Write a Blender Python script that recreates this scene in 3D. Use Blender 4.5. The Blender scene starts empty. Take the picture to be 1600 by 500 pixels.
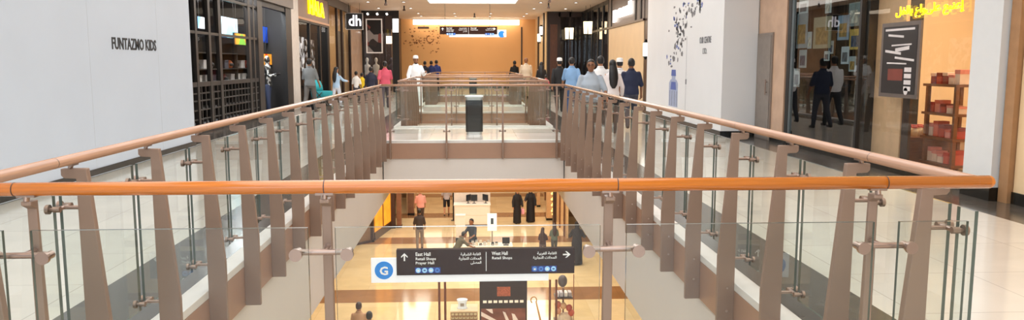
import bpy, bmesh, math, random, unicodedata
from mathutils import Vector, Matrix, Euler
random.seed(7)
PI = math.pi
sc = bpy.context.scene
col = sc.collection

# ------------------------------------------------------------------ camera
FPX, VPX, VPY, HC = 1220.0, 739.0, 99.0, 1.52
TH = math.atan((250 - VPY) / FPX)
PS = math.atan((800 - VPX) * math.cos(TH) / FPX)
cam = bpy.data.cameras.new('camera')
cam.sensor_width = 36.0
cam.lens = FPX / 1600 * 36
cam.clip_start = 0.05
cam.clip_end = 300
camo = bpy.data.objects.new('camera', cam)
camo.location = (0, 0, HC)
camo.rotation_euler = (PI / 2 - TH, 0, -PS)
col.objects.link(camo)
sc.camera = camo

# ------------------------------------------------------------------ world, exposure
sc.view_settings.view_transform = 'Standard'
sc.view_settings.look = 'None'
sc.view_settings.gamma = 1.0
sc.view_settings.exposure = 0.0
sc.view_settings.use_curve_mapping = False
sc.cycles.transparent_max_bounces = 64
sc.cycles.max_bounces = 8
sc.cycles.diffuse_bounces = 4
sc.cycles.glossy_bounces = 4
sc.cycles.sample_clamp_indirect = 6
sc.cycles.caustics_reflective = False
sc.cycles.caustics_refractive = False
w = bpy.data.worlds.new('world')
sc.world = w
w.use_nodes = True
w.node_tree.nodes['Background'].inputs[0].default_value = (0.80, 0.90, 1.0, 1)
w.node_tree.nodes['Background'].inputs[1].default_value = 1.0

def area(name, loc, sx, sy, power, color=(1, 1, 1), rot=(0, 0, 0), spread=PI):
    l = bpy.data.lights.new(name, 'AREA')
    l.shape = 'RECTANGLE'; l.size = sx; l.size_y = sy
    l.energy = power; l.color = color; l.spread = spread
    o = bpy.data.objects.new(name, l)
    o.location = loc; o.rotation_euler = rot
    col.objects.link(o)
    return o

CEIL = 4.28
GZ = -6.10
LX, RX = -1.75, 1.77        # void edges (fascia planes)
NW = (1.0, 0.97, 0.94)
WARM = (1.0, 0.88, 0.73)
SKY = 3.1                    # luminous ceiling strength
for sx in (-1, 1):
    area('ceiling_lamp', (sx * 3.6, 10, 4.2), 1.6, 22, 140, NW)
    area('ceiling_lamp', (sx * 3.4, 30, 4.2), 1.6, 16, 170, (1.0, 0.92, 0.84))
area('ceiling_lamp', (0, 43.5, 4.2), 6, 8, 290, (1.0, 0.88, 0.68))
# cool fill light added behind the viewer for surfaces that face it
area('cool_front_fill', (-0.5, -7.5, 3.0), 9, 4, 270, (0.74, 0.87, 1.0), (math.radians(82), 0, 0))
# ground floor lamps below the upper slab
for sx in (-1, 1):
    area('ground_floor_lamp', (sx * 3.1, 30, -1.3), 1.6, 22, 560, WARM)
area('ground_floor_lamp', (0, 52, -1.3), 8, 10, 520, WARM)
area('ground_floor_lamp', (0, 26.5, -1.3), 3.0, 1.6, 160, WARM)
area('ground_floor_lamp', (0, 17, -1.3), 3.0, 2.6, 170, WARM)

# ------------------------------------------------------------------ pixel helpers (place a point seen in the photo on a plane)
CT, ST, CP, SP = math.cos(TH), math.sin(TH), math.cos(PS), math.sin(PS)
_F = Vector((SP * CT, CP * CT, -ST)); _R = Vector((CP, -SP, 0)); _U = _R.cross(_F)
def ray(x, y): return _F + _R * ((x - 800) / FPX) - _U * ((y - 250) / FPX)
def atY(x, y, Y): d = ray(x, y); t = Y / d.y; return Vector((d.x * t, Y, HC + d.z * t))
def atX(x, y, X): d = ray(x, y); t = X / d.x; return Vector((X, d.y * t, HC + d.z * t))
def atZ(x, y, Z): d = ray(x, y); t = (Z - HC) / d.z; return Vector((d.x * t, d.y * t, Z))

# ------------------------------------------------------------------ materials
def lin(c):
    if isinstance(c, str):
        c = tuple(int(c[i:i + 2], 16) / 255 for i in (0, 2, 4))
    return tuple(((v / 12.92) if v <= 0.04045 else ((v + 0.055) / 1.055) ** 2.4) for v in c) + (1,)
_mats = {}
def mat(name, color, rough=0.5, metal=0.0, var=0.06, scale=8.0, emit=0.0, coat=0.0, bump=0.0, stretch=(1, 1, 1), color2=None, spec=0.5):
    if name in _mats: return _mats[name]
    m = bpy.data.materials.new(name); m.use_nodes = True
    nt = m.node_tree; b = nt.nodes['Principled BSDF']
    b.inputs['Roughness'].default_value = rough
    b.inputs['Metallic'].default_value = metal
    b.inputs['Coat Weight'].default_value = coat
    b.inputs['Coat Roughness'].default_value = 0.12
    b.inputs['Specular IOR Level'].default_value = spec
    tc = nt.nodes.new('ShaderNodeTexCoord'); mp = nt.nodes.new('ShaderNodeMapping')
    mp.inputs['Scale'].default_value = stretch
    nz = nt.nodes.new('ShaderNodeTexNoise'); nz.inputs['Scale'].default_value = scale; nz.inputs['Detail'].default_value = 4
    cr = nt.nodes.new('ShaderNodeValToRGB')
    c = lin(color)
    if color2 is None:
        a = tuple(max(0, v * (1 - var)) for v in c[:3]) + (1,); d = tuple(min(1, v * (1 + var)) for v in c[:3]) + (1,)
    else:
        a, d = c, lin(color2)
    cr.color_ramp.elements[0].color = a; cr.color_ramp.elements[1].color = d
    cr.color_ramp.elements[0].position = 0.35; cr.color_ramp.elements[1].position = 0.65
    nt.links.new(tc.outputs['Object'], mp.inputs[0]); nt.links.new(mp.outputs[0], nz.inputs['Vector'])
    nt.links.new(nz.outputs[0], cr.inputs[0]); nt.links.new(cr.outputs[0], b.inputs['Base Color'])
    if emit:
        nt.links.new(cr.outputs[0], b.inputs['Emission Color']); b.inputs['Emission Strength'].default_value = emit
    if bump:
        bp = nt.nodes.new('ShaderNodeBump'); bp.inputs['Strength'].default_value = bump; bp.inputs['Distance'].default_value = 0.01
        nt.links.new(nz.outputs[0], bp.inputs['Height']); nt.links.new(bp.outputs[0], b.inputs['Normal'])
    _mats[name] = m
    return m

def tile_mat(name, color, color2, mortar, tw, thh, rough=0.15, vein=0.05, msize=0.004, axis='XY', scale=1.5, off=0.0):
    m = bpy.data.materials.new(name); m.use_nodes = True
    nt = m.node_tree; b = nt.nodes['Principled BSDF']; b.inputs['Roughness'].default_value = rough
    tc = nt.nodes.new('ShaderNodeTexCoord')
    br = nt.nodes.new('ShaderNodeTexBrick'); br.offset = off
    br.inputs['Scale'].default_value = 1.0
    br.inputs['Brick Width'].default_value = tw; br.inputs['Row Height'].default_value = thh
    br.inputs['Mortar Size'].default_value = msize; br.inputs['Color1'].default_value = lin(color)
    br.inputs['Color2'].default_value = lin(color2); br.inputs['Mortar'].default_value = lin(mortar)
    if axis != 'XY':
        sx = nt.nodes.new('ShaderNodeSeparateXYZ'); cx = nt.nodes.new('ShaderNodeCombineXYZ')
        nt.links.new(tc.outputs['Object'], sx.inputs[0])
        nt.links.new(sx.outputs[axis[0]], cx.inputs[0]); nt.links.new(sx.outputs[axis[1]], cx.inputs[1])
        nt.links.new(cx.outputs[0], br.inputs['Vector'])
    else:
        nt.links.new(tc.outputs['Object'], br.inputs['Vector'])
    nz = nt.nodes.new('ShaderNodeTexNoise'); nz.inputs['Scale'].default_value = scale; nz.inputs['Detail'].default_value = 8; nz.inputs['Distortion'].default_value = 0.6
    nt.links.new(tc.outputs['Object'], nz.inputs['Vector'])
    mr = nt.nodes.new('ShaderNodeMapRange'); mr.inputs[1].default_value = 0.3; mr.inputs[2].default_value = 0.7
    mr.inputs[3].default_value = 1 - vein * 2; mr.inputs[4].default_value = 1 + vein
    nt.links.new(nz.outputs[0], mr.inputs[0])
    mx = nt.nodes.new('ShaderNodeVectorMath'); mx.operation = 'SCALE'
    nt.links.new(br.outputs['Color'], mx.inputs[0]); nt.links.new(mr.outputs[0], mx.inputs['Scale'])
    nt.links.new(mx.outputs[0], b.inputs['Base Color'])
    return m

def glass_mat(name, tint=(0.95, 0.975, 0.965), refl=1.0, rough=0.0):
    m = bpy.data.materials.new(name); m.use_nodes = True; nt = m.node_tree
    for n in list(nt.nodes): nt.nodes.remove(n)
    out = nt.nodes.new('ShaderNodeOutputMaterial'); tr = nt.nodes.new('ShaderNodeBsdfTransparent')
    tr.inputs[0].default_value = tint + (1,)
    gl = nt.nodes.new('ShaderNodeBsdfGlossy'); gl.inputs['Roughness'].default_value = rough
    fr = nt.nodes.new('ShaderNodeFresnel'); fr.inputs[0].default_value = 1.45
    mu = nt.nodes.new('ShaderNodeMath'); mu.operation = 'MULTIPLY'; mu.inputs[1].default_value = refl; mu.use_clamp = True
    # keep back faces from going fully reflective
    lw = nt.nodes.new('ShaderNodeNewGeometry'); ge = nt.nodes.new('ShaderNodeMath'); ge.operation = 'SUBTRACT'; ge.inputs[0].default_value = 1.0
    nt.links.new(lw.outputs['Backfacing'], ge.inputs[1])
    m2 = nt.nodes.new('ShaderNodeMath'); m2.operation = 'MULTIPLY'
    nt.links.new(fr.outputs[0], mu.inputs[0]); nt.links.new(mu.outputs[0], m2.inputs[0]); nt.links.new(ge.outputs[0], m2.inputs[1])
    mx = nt.nodes.new('ShaderNodeMixShader')
    nt.links.new(m2.outputs[0], mx.inputs[0]); nt.links.new(tr.outputs[0], mx.inputs[1]); nt.links.new(gl.outputs[0], mx.inputs[2])
    nt.links.new(mx.outputs[0], out.inputs[0])
    return m

GLASS = glass_mat('railing_glass', (0.94, 0.962, 0.95), 1.1)
SHOPGLASS = glass_mat('shop_glass', (0.95, 0.96, 0.96), 1.0)
LEFTGLASS = glass_mat('left_shop_glass', (0.85, 0.85, 0.85), 0.15)
DARKGLASS = glass_mat('tinted_shop_glass', (0.66, 0.70, 0.70), 1.7)
EDGE = mat('glass_edge', '566058', 0.12)
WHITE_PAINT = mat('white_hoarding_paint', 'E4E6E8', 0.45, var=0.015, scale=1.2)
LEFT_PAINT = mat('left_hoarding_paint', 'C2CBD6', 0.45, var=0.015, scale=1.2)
OFFWHITE = mat('offwhite_paint', 'E4DCD4', 0.5, var=0.02, scale=1.0)
WOOD = mat('polished_orange_wood', 'C26C1C', 0.22, var=0.12, scale=6, coat=0.7, stretch=(0.6, 18, 18))
WOOD_SHEEN = mat('sheen_paled_wood', 'BC9074', 0.25, var=0.12, scale=6, coat=1.0, stretch=(0.6, 18, 18))  # same rail wood, paler: the pinkish sheen is put into the colour
BRONZE = mat('bronze_painted_steel', '957B6A', 0.42, metal=0.2, var=0.05, scale=3)
FASCIA = mat('copper_brown_panel', 'B08A72', 0.38, metal=0.2, var=0.05, scale=1.5)
STEEL = mat('brushed_bronze_steel', 'A28B7E', 0.28, metal=0.85, var=0.05)
BOLT = mat('bolt_steel', 'C9B8AA', 0.3, metal=0.8)
KERB = mat('white_kerb_stone', 'E6E2DC', 0.3, var=0.03)
MARBLE = tile_mat('pale_marble_tile', 'EAE3D8', 'E4DCD0', 'C4BCB0', 0.9, 0.9, 0.10, 0.04)
GRANITE = tile_mat('dark_grey_granite', '625C55', '57524C', '47433F', 0.9, 0.9, 0.16, 0.12, scale=5)
BLACKBASE = mat('black_granite_base', '14130F', 0.2)
CEILM = mat('ceiling_paint', 'F0DCCB', 0.6, var=0.02, scale=1)
GOLD = tile_mat('golden_marble_tile', 'E6CFA4', 'DFC596', 'C9AE80', 1.2, 1.2, 0.07, 0.05)
GOLDBAND = tile_mat('brown_marble_band', '9C7049', '946A44', '86603E', 1.2, 1.2, 0.12, 0.06)
BLACK = mat('black_paint', '0E0D0D', 0.45)
DARKM = mat('dark_metal_frame', '3A3632', 0.4, metal=0.4)
GREYM = mat('grey_metal_frame', '3E3A37', 0.4, metal=0.4)
CREAM = mat('cream_panel', 'E8CBA2', 0.4, var=0.03, scale=2)
PEACH = mat('peach_wall', 'EBCDA2', 0.5, var=0.03, scale=1)
PINKM = mat('pink_beige_marble', 'C9A78C', 0.25, var=0.08, scale=3)
ORANGE = mat('orange_end_wall_paint', 'E0AE76', 0.55, var=0.02, scale=0.8)
WHITELIT = mat('lit_white', 'FFF8F0', 0.4, emit=4.0, var=0)
COVEL = mat('cove_light', 'FFF0D8', 0.4, emit=5.0, var=0)
YELLOWLIT = mat('lit_yellow', 'FFD400', 0.4, emit=2.6, var=0)
DARKBROWN = mat('dark_brown_panel', '3B2A23', 0.35, var=0.05)
BRICK = tile_mat('brown_brick_cladding', '7A4A35', '6C4030', '4B3027', 0.22, 0.08, 0.6, 0.1, axis='YZ', off=0.5)

# ------------------------------------------------------------------ mesh helpers
class MB:
    def __init__(s): s.v = []; s.f = []; s.fm = []
    def add(s, vs, fs, mi=0):
        b = len(s.v); s.v += [tuple(v) for v in vs]
        for f in fs: s.f.append([b + i for i in f]); s.fm.append(mi)
        return s
    def box(s, x0, x1, y0, y1, z0, z1, mi=0):
        if x0 > x1: x0, x1 = x1, x0
        if y0 > y1: y0, y1 = y1, y0
        if z0 > z1: z0, z1 = z1, z0
        vs = [(x, y, z) for z in (z0, z1) for y in (y0, y1) for x in (x0, x1)]
        return s.add(vs, [(0, 2, 3, 1), (4, 5, 7, 6), (0, 1, 5, 4), (1, 3, 7, 5), (3, 2, 6, 7), (2, 0, 4, 6)], mi)
    def prism(s, pts, vec, mi=0):
        vec = Vector(vec); n = len(pts); a = [Vector(p) for p in pts]; b = [p + vec for p in a]
        nrm = sum(((a[i] - a[0]).cross(a[i + 1] - a[0]) for i in range(1, n - 1)), Vector())
        if nrm.dot(vec) > 0: a, b = a[::-1], b[::-1]
        fs = [tuple(range(n)), tuple(range(2 * n - 1, n - 1, -1))]
        for i in range(n):
            j = (i + 1) % n
            fs.append((i, i + n, j + n, j))
        return s.add(a + b, fs, mi)
    def loft(s, rings, cap=True, mi=0):
        n = len(rings[0]); vs = [p for r in rings for p in r]; fs = []
        for k in range(len(rings) - 1):
            for i in range(n):
                j = (i + 1) % n
                fs.append((k * n + i, k * n + j, (k + 1) * n + j, (k + 1) * n + i))
        if cap:
            fs.append(tuple(range(n - 1, -1, -1))); m = (len(rings) - 1) * n
            fs.append(tuple(range(m, m + n)))
        return s.add(vs, fs, mi)
    def limb(s, p0, p1, r0, r1, n=12, ends=True, mi=0):
        p0, p1 = Vector(p0), Vector(p1); d = (p1 - p0)
        L = d.length or 1e-6; d = d / L
        a = Vector((0, 0, 1)) if abs(d.z) < 0.9 else Vector((1, 0, 0))
        u = d.cross(a).normalized(); v = d.cross(u)
        def ring(c, r): return [c + (u * math.cos(t) + v * math.sin(t)) * r for t in [2 * PI * i / n for i in range(n)]]
        rs = []
        if ends:
            for k in (80, 50, 25): q = math.radians(k); rs.append(ring(p0 - d * r0 * math.sin(q), r0 * math.cos(q)))
        rs.append(ring(p0, r0)); rs.append(ring(p1, r1))
        if ends:
            for k in (25, 50, 80): q = math.radians(k); rs.append(ring(p1 + d * r1 * math.sin(q), r1 * math.cos(q)))
        return s.loft([list(reversed(r)) for r in rs] if False else [r[::-1] for r in rs], True, mi)
    def cyl(s, p0, p1, r0, r1=None, n=16, mi=0): return s.limb(p0, p1, r0, r0 if r1 is None else r1, n, False, mi)
    def ell(s, c, rx, ry, rz, n=14, m=9, mi=0):
        c = Vector(c); rs = []
        for k in range(m):
            a = -PI / 2 + (k + 0.35) * PI / (m - 0.3)
            rs.append([c + Vector((rx * math.cos(a) * math.cos(t), ry * math.cos(a) * math.sin(t), rz * math.sin(a))) for t in [2 * PI * i / n for i in range(n)]])
        return s.loft(rs, True, mi)
    def erings(s, rows, n=20, mi=0):   # rows: (x, y, z, rx, ry)
        return s.loft([[Vector((x + rx * math.cos(t), y + ry * math.sin(t), z)) for t in [2 * PI * i / n for i in range(n)]] for x, y, z, rx, ry in rows], True, mi)
    def build(s, name, m, parent=None, loc=(0, 0, 0), rot=(0, 0, 0), bev=0.0, smooth=False, label=None, cat=None, group=None, kind=None):
        me = bpy.data.meshes.new(name); me.from_pydata(s.v, [], s.f)
        ms = m if isinstance(m, (list, tuple)) else [m]
        for x in ms: me.materials.append(x)
        me.polygons.foreach_set('material_index', [min(i, len(ms) - 1) for i in s.fm])
        if smooth: me.polygons.foreach_set('use_smooth', [True] * len(me.polygons))
        me.update()
        o = bpy.data.objects.new(name, me); col.objects.link(o)
        o.location = loc; o.rotation_euler = rot
        if parent is not None: o.parent = parent
        if bev:
            bm_ = o.modifiers.new('bevel', 'BEVEL'); bm_.width = bev; bm_.segments = 2; bm_.limit_method = 'ANGLE'
        if smooth:
            pass
        tag(o, label, cat, group, kind)
        return o

def tag(o, label=None, cat=None, group=None, kind=None):
    if label: o['label'] = label
    if cat: o['category'] = cat
    if group: o['group'] = group
    if kind: o['kind'] = kind
    return o
def empty(name, loc, rz=0, label=None, cat=None, group=None):
    o = bpy.data.objects.new(name, None); o.location = loc; o.rotation_euler = (0, 0, rz)
    o.empty_display_size = 0.1
    col.objects.link(o); return tag(o, label, cat, group)
def struct(name, mb, m, **k): return mb.build(name, m, kind='structure', **k)
def sbox(name, x0, x1, y0, y1, z0, z1, m, **k): return struct(name, MB().box(x0, x1, y0, y1, z0, z1), m, **k)
def inst(src, name, parent, loc=(0, 0, 0), rot=(0, 0, 0)):
    o = src.copy(); o.name = name; o.parent = parent; o.location = loc; o.rotation_euler = rot
    col.objects.link(o); return o
def copy_tree(o, parent=None):
    c = o.copy(); col.objects.link(c); c.parent = parent
    for ch in o.children: copy_tree(ch, c)
    return c

# Arabic letters in their joined forms, laid left to right for drawing
_forms = {}
for cp in range(0xFE80, 0xFEFD):
    d = unicodedata.decomposition(chr(cp)).split()
    if len(d) == 2: _forms.setdefault(chr(int(d[1], 16)), {})[d[0]] = chr(cp)
    elif len(d) == 3: _forms.setdefault(''.join(chr(int(q, 16)) for q in d[1:]), {})[d[0]] = chr(cp)
def arabic(t):
    out = []
    for word in t.split(' '):
        us = []; i = 0
        while i < len(word):
            if word[i:i + 2] in _forms and len(word[i:i + 2]) == 2: us.append(word[i:i + 2]); i += 2
            else: us.append(word[i]); i += 1
        r = []
        for k, u in enumerate(us):
            f = _forms.get(u, {})
            prev = k > 0 and '<initial>' in _forms.get(us[k - 1], {}); nxt = k < len(us) - 1 and '<initial>' in f
            key = '<medial>' if prev and nxt else '<final>' if prev else '<initial>' if nxt else '<isolated>'
            r.append(f.get(key) or f.get('<final>' if prev else '<isolated>') or u)
        out.append(''.join(reversed(r)))
    return ' '.join(reversed(out))

def text(s, size, name, m, loc, rot, parent=None, width=None, height=None, extrude=0.004, align='LEFT', bold=0.0, **k):
    c = bpy.data.curves.new('t', 'FONT'); c.body = s; c.size = size; c.extrude = extrude; c.align_x = align; c.resolution_u = 2
    c.offset = bold
    t = bpy.data.objects.new('t', c); col.objects.link(t)
    dg = bpy.context.evaluated_depsgraph_get(); dg.update()
    me = bpy.data.meshes.new_from_object(t.evaluated_get(dg))
    bpy.data.objects.remove(t); bpy.data.curves.remove(c)
    xs = [v.co.x for v in me.vertices]; ys = [v.co.y for v in me.vertices]
    fx = width / (max(xs) - min(xs)) if width else 1
    fy = height / (max(ys) - min(ys)) if height else 1
    for v in me.vertices: v.co.x *= fx; v.co.y *= fy
    me.materials.clear(); me.materials.append(m); me.name = name
    o = bpy.data.objects.new(name, me); col.objects.link(o); o.location = loc; o.rotation_euler = rot
    if parent is not None: o.parent = parent
    tag(o, k.get('label'), k.get('cat'), k.get('group'), k.get('kind'))
    return o
FRONT = (PI / 2, 0, 0); ONLEFT = (PI / 2, 0, PI / 2); ONRIGHT = (PI / 2, 0, -PI / 2)

# ================================================================== UPPER FLOOR STRUCTURE
Y1, V2a, V2b, V3a, V3b, YE = 15.15, 18.75, 24.2, 28.3, 37.5, 50.0
VN = 2.69                     # near edge of the first void
WX = 5.87                     # shopfront planes
def slab(x0, x1, y0, y1, m, z0=-0.10): sbox('floor', x0, x1, y0, y1, z0, 0.0, m)
for s, e in ((-1, -LX), (1, RX)):
    k = e + 0.14
    slab(s * k, s * 2.52, VN - 0.12, YE, GRANITE)
    slab(s * 2.52, s * 5.22, -6, YE, MARBLE)
    slab(s * 5.22, s * 10.5, -6, YE, GRANITE)
slab(-2.52, 2.52, -6, VN - 0.12, MARBLE)
slab(LX - 0.14, RX + 0.14, Y1 + 0.10, V2a - 0.1, MARBLE)
slab(LX - 0.14, RX + 0.14, V2b + 0.1, V3a - 0.1, MARBLE)
slab(LX - 0.14, RX + 0.14, V3b + 0.1, YE, MARBLE)
# structural slab below with openings, its underside is the ground floor ceiling
def deck(x0, x1, y0, y1, zb=-1.2): sbox('floor', x0, x1, y0, y1, zb, -0.102, OFFWHITE)
deck(-10.5, LX - 0.02, -6, 62); deck(RX + 0.02, 10.5, -6, 62)
deck(LX, RX, -6, VN - 0.02)
deck(LX, RX, Y1 + 0.02, V2a - 0.02, -0.93); deck(LX, RX, V2b + 0.02, V3a - 0.02, -0.93); deck(LX, RX, V3b + 0.02, 62)
n = 0
def trim(x0, x1, y0, y1, z0, z1, m, bev=0.0):
    global n; n += 1
    return sbox('trim_%d' % n, x0, x1, y0, y1, z0, z1, m, bev=bev)
# kerbs and copper fascias round the voids
for (a, b) in ((VN, Y1), (V2a, V2b), (V3a, V3b)):
    trim(LX - 0.14, LX, a - 0.12, b + 0.1, -0.02, 0.035, KERB, bev=0.004)
    trim(RX, RX + 0.14, a - 0.12, b + 0.1, -0.02, 0.035, KERB, bev=0.004)
    trim(LX, RX, a - 0.12, a, -0.02, 0.035, KERB, bev=0.004)
    trim(LX, RX, b, b + 0.10, -0.02, 0.035, KERB, bev=0.004)
    trim(LX - 0.018, LX, a, b, -0.32, -0.021, FASCIA); trim(RX, RX + 0.018, a, b, -0.32, -0.021, FASCIA)
    trim(LX, RX, a - 0.018, a, -0.32, -0.021, FASCIA); trim(LX, RX, b, b + 0.018, -0.32, -0.021, FASCIA)
# ------------------------------------------------------------------ ceiling with a luminous patterned opening
SKX, SK0, SK1 = 2.05, -3.0, 37.1
def cslab(x0, x1, y0, y1, z0=CEIL, z1=CEIL + 0.15): sbox('ceiling', x0, x1, y0, y1, z0, z1, CEILM)
cslab(-10.5, -SKX, -6, YE + 0.3); cslab(SKX, 10.5, -6, YE + 0.3)
cslab(-SKX, SKX, -6, SK0); cslab(-SKX, SKX, SK1, YE + 0.3)
# patterned translucent panel
def lattice_mat():
    m = bpy.data.materials.new('backlit_patterned_ceiling_panel'); m.use_nodes = True; nt = m.node_tree
    b = nt.nodes['Principled BSDF']; tc = nt.nodes.new('ShaderNodeTexCoord')
    vo = nt.nodes.new('ShaderNodeTexVoronoi'); vo.feature = 'DISTANCE_TO_EDGE'; vo.inputs['Scale'].default_value = 2.6; vo.inputs['Randomness'].default_value = 0.55
    cr = nt.nodes.new('ShaderNodeValToRGB'); cr.color_ramp.elements[0].position = 0.05; cr.color_ramp.elements[1].position = 0.09
    cr.color_ramp.elements[0].color = (0.25, 0.27, 0.29, 1); cr.color_ramp.elements[1].color = (0.95, 0.975, 1.0, 1)
    nt.links.new(tc.outputs['Object'], vo.inputs['Vector']); nt.links.new(vo.outputs[0], cr.inputs[0])
    nt.links.new(cr.outputs[0], b.inputs['Emission Color']); nt.links.new(cr.outputs[0], b.inputs['Base Color'])
    b.inputs['Emission Strength'].default_value = SKY
    return m
LATT = lattice_mat()
sk = empty('skylight_panel', (0, 17, CEIL), 0, 'long backlit white patterned ceiling panel above the open void', 'ceiling light')
MB().box(-SKX + 0.06, SKX - 0.06, SK0 - 17 + 0.06, SK1 - 17 - 0.06, 0.06, 0.10).build('luminous_panel', LATT, sk)
fr = MB()
fr.box(-SKX, -SKX + 0.06, SK0 - 17, SK1 - 17, 0.0, 0.12); fr.box(SKX - 0.06, SKX, SK0 - 17, SK1 - 17, 0.0, 0.12)
fr.box(-SKX + 0.06, SKX - 0.06, SK0 - 17, SK0 - 17 + 0.06, 0.0, 0.12); fr.box(-SKX + 0.06, SKX - 0.06, SK1 - 17 - 0.06, SK1 - 17, 0.0, 0.12)
fr.build('panel_frame', OFFWHITE, sk)
# ------------------------------------------------------------------ walls
sbox('wall_far', -8, 8, YE, YE + 0.2, 0, CEIL, ORANGE)
sbox('wall_far', 3.05, 3.14, YE - 0.03, YE, 1.0, 3.8, DARKBROWN)
# light cove along the top of the far wall
cv = empty('cove_light', (0, YE - 0.5, 4.05), 0, 'long glowing cove light strip along the top of the orange end wall', 'ceiling light')
MB().box(-3.7, 2.9, -0.16, 0.12, -0.14, 0.20).build('lamp_strip', COVEL, cv)
MB().box(-3.8, 3.0, -0.2, -0.162, 0.16, 0.228).build('cove_lip', CEILM, cv)
sbox('baseboard_far', -4.4, 3.9, YE - 0.03, YE, 0, 0.12, BLACKBASE)

# ================================================================== RAILINGS
def post_profile():
    return [(-.115, -.32), (0, -.32), (0, 1.015), (.052, 1.018), (.064, 1.030), (.064, 1.060), (-.047, 1.060), (-.118, .22)]
def railing(label, loc, rot, x0, x1, posts, panes, joints=(), stub=True, group=None, wood=None, hb=.05, prof=None):
    """local x along the rail, +y the walkway side, y=0 the fascia plane"""
    r = empty('glass_railing', loc, rot, label, 'railing', group)
    h = MB().cyl((x0, .02, 1.10), (x1, .02, 1.10), .0235, n=24)
    for k, e in enumerate((x0, x1)):
        h.ell((e, .02, 1.10), .0235, .0235, .0235, 20, 10)
    hr = h.build('handrail', wood or WOOD_SHEEN, r, smooth=True)
    jm = MB().cyl((-.0018, .02, 1.10), (.0018, .02, 1.10), .0239, n=24)
    j0 = None
    for x in joints:
        if j0 is None:
            j0 = jm.build('rail_joint', DARKBROWN, hr, (x, 0, 0), smooth=False)
        else: inst(j0, 'rail_joint', hr, (x, 0, 0))
    pm = MB().prism([(-.0165, y, z) for y, z in (prof or post_profile())], (.033, 0, 0))
    p0 = None
    for x in posts:
        if p0 is None:
            p0 = pm.build('post', BRONZE, r, (x, 0, 0), bev=.003); po = p0
            # saddle that carries the wooden rail
            sm = MB().cyl((0, .03, 1.058), (0, .022, 1.082), .010, n=12).box(-.03, .03, .006, .034, 1.073, 1.081)
            s0 = sm.build('rail_saddle', STEEL, po, smooth=False)
            cl = []
            for z in (.885, .205):
                c = MB().cyl((0, .0005, z), (0, .068, z), .009, n=12).cyl((-hb - .008, .072, z), (hb + .008, .072, z), .0105, n=14)
                c.cyl((0, -.012, z), (0, .0005, z), .015, n=14)
                for s in (-1, 1):
                    c.cyl((s * hb, .058, z), (s * hb, .088, z), .0135, n=16)
                    c.cyl((s * hb, .103, z), (s * hb, .118, z), .0215, n=20)
                    c.cyl((s * hb, .0885, z), (s * hb, .1025, z), .008, n=10)
                cl.append(c.build('glass_clamp', STEEL, po, smooth=False))
            b0 = MB().cyl((.0166, -.05, -.16), (.021, -.05, -.16), .009, n=10).cyl((.0166, -.05, .0), (.021, -.05, .0), .007, n=10).build('bolt', BOLT, po)
        else:
            po = inst(p0, 'post', r, (x, 0, 0)); inst(s0, 'rail_saddle', po)
            for c in cl: inst(c, 'glass_clamp', po)
            inst(b0, 'bolt', po)
    for a, b in panes:
        m = MB().box(a, b, .0886, .1024, .165, .975)
        o = m.build('glass_pane', [GLASS, EDGE], r)
        for i, p in enumerate(o.data.polygons): p.material_index = 0 if abs(p.normal.y) > .5 else 1
    return r
def spans(ps, first=None, last=None, g=.028):
    out = []
    if first is not None: out.append((first, ps[0] - g))
    out += [(a + g, b - g) for a, b in zip(ps, ps[1:])]
    if last is not None: out.append((ps[-1] + g, last))
    return out
# near railing (walkway towards the viewer): local x = -world x
fp = [-1.43, -.475, .51, 1.5, 2.48]
railing('nearest railing crossing the photo, glossy orange wooden handrail over clear glass panes', (0, VN, 0), PI, -1.835, 3.3, fp,
        [(-1.72, -1.475), (-1.385, -.52), (-.43, .465), (.555, 1.455), (1.545, 2.435)], joints=[-1.46, -.50, .51, 1.54], wood=WOOD, hb=.085, prof=[(-.045, -.32), (0, -.32), (0, 1.03), (.034, 1.046), (.034, 1.060), (-.012, 1.060), (-.042, .22)])
side = [2.78] + [3.51 + .8 * k for k in range(15)]; rside = [2.90] + side[1:]
# left: local x = world y ; right: local x = -world y
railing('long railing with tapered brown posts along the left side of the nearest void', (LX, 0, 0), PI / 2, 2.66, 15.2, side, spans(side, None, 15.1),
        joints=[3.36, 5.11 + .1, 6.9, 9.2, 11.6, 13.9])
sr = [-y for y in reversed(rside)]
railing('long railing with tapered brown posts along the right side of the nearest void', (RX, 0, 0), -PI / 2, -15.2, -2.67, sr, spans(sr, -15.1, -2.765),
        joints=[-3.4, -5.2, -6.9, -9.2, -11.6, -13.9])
far = [-1.6, -.52, .57, 1.62]
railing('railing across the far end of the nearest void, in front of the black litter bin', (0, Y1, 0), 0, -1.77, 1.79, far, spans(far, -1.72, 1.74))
# second void
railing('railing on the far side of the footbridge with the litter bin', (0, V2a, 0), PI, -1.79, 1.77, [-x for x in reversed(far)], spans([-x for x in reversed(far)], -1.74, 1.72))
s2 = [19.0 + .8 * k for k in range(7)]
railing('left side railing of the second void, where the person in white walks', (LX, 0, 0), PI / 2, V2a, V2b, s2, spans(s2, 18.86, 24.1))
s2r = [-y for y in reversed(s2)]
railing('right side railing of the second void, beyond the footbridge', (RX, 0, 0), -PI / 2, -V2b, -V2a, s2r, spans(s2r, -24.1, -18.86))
railing('railing across the far end of the second void', (0, V2b, 0), 0, -1.77, 1.79, far, spans(far, -1.72, 1.74))
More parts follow.
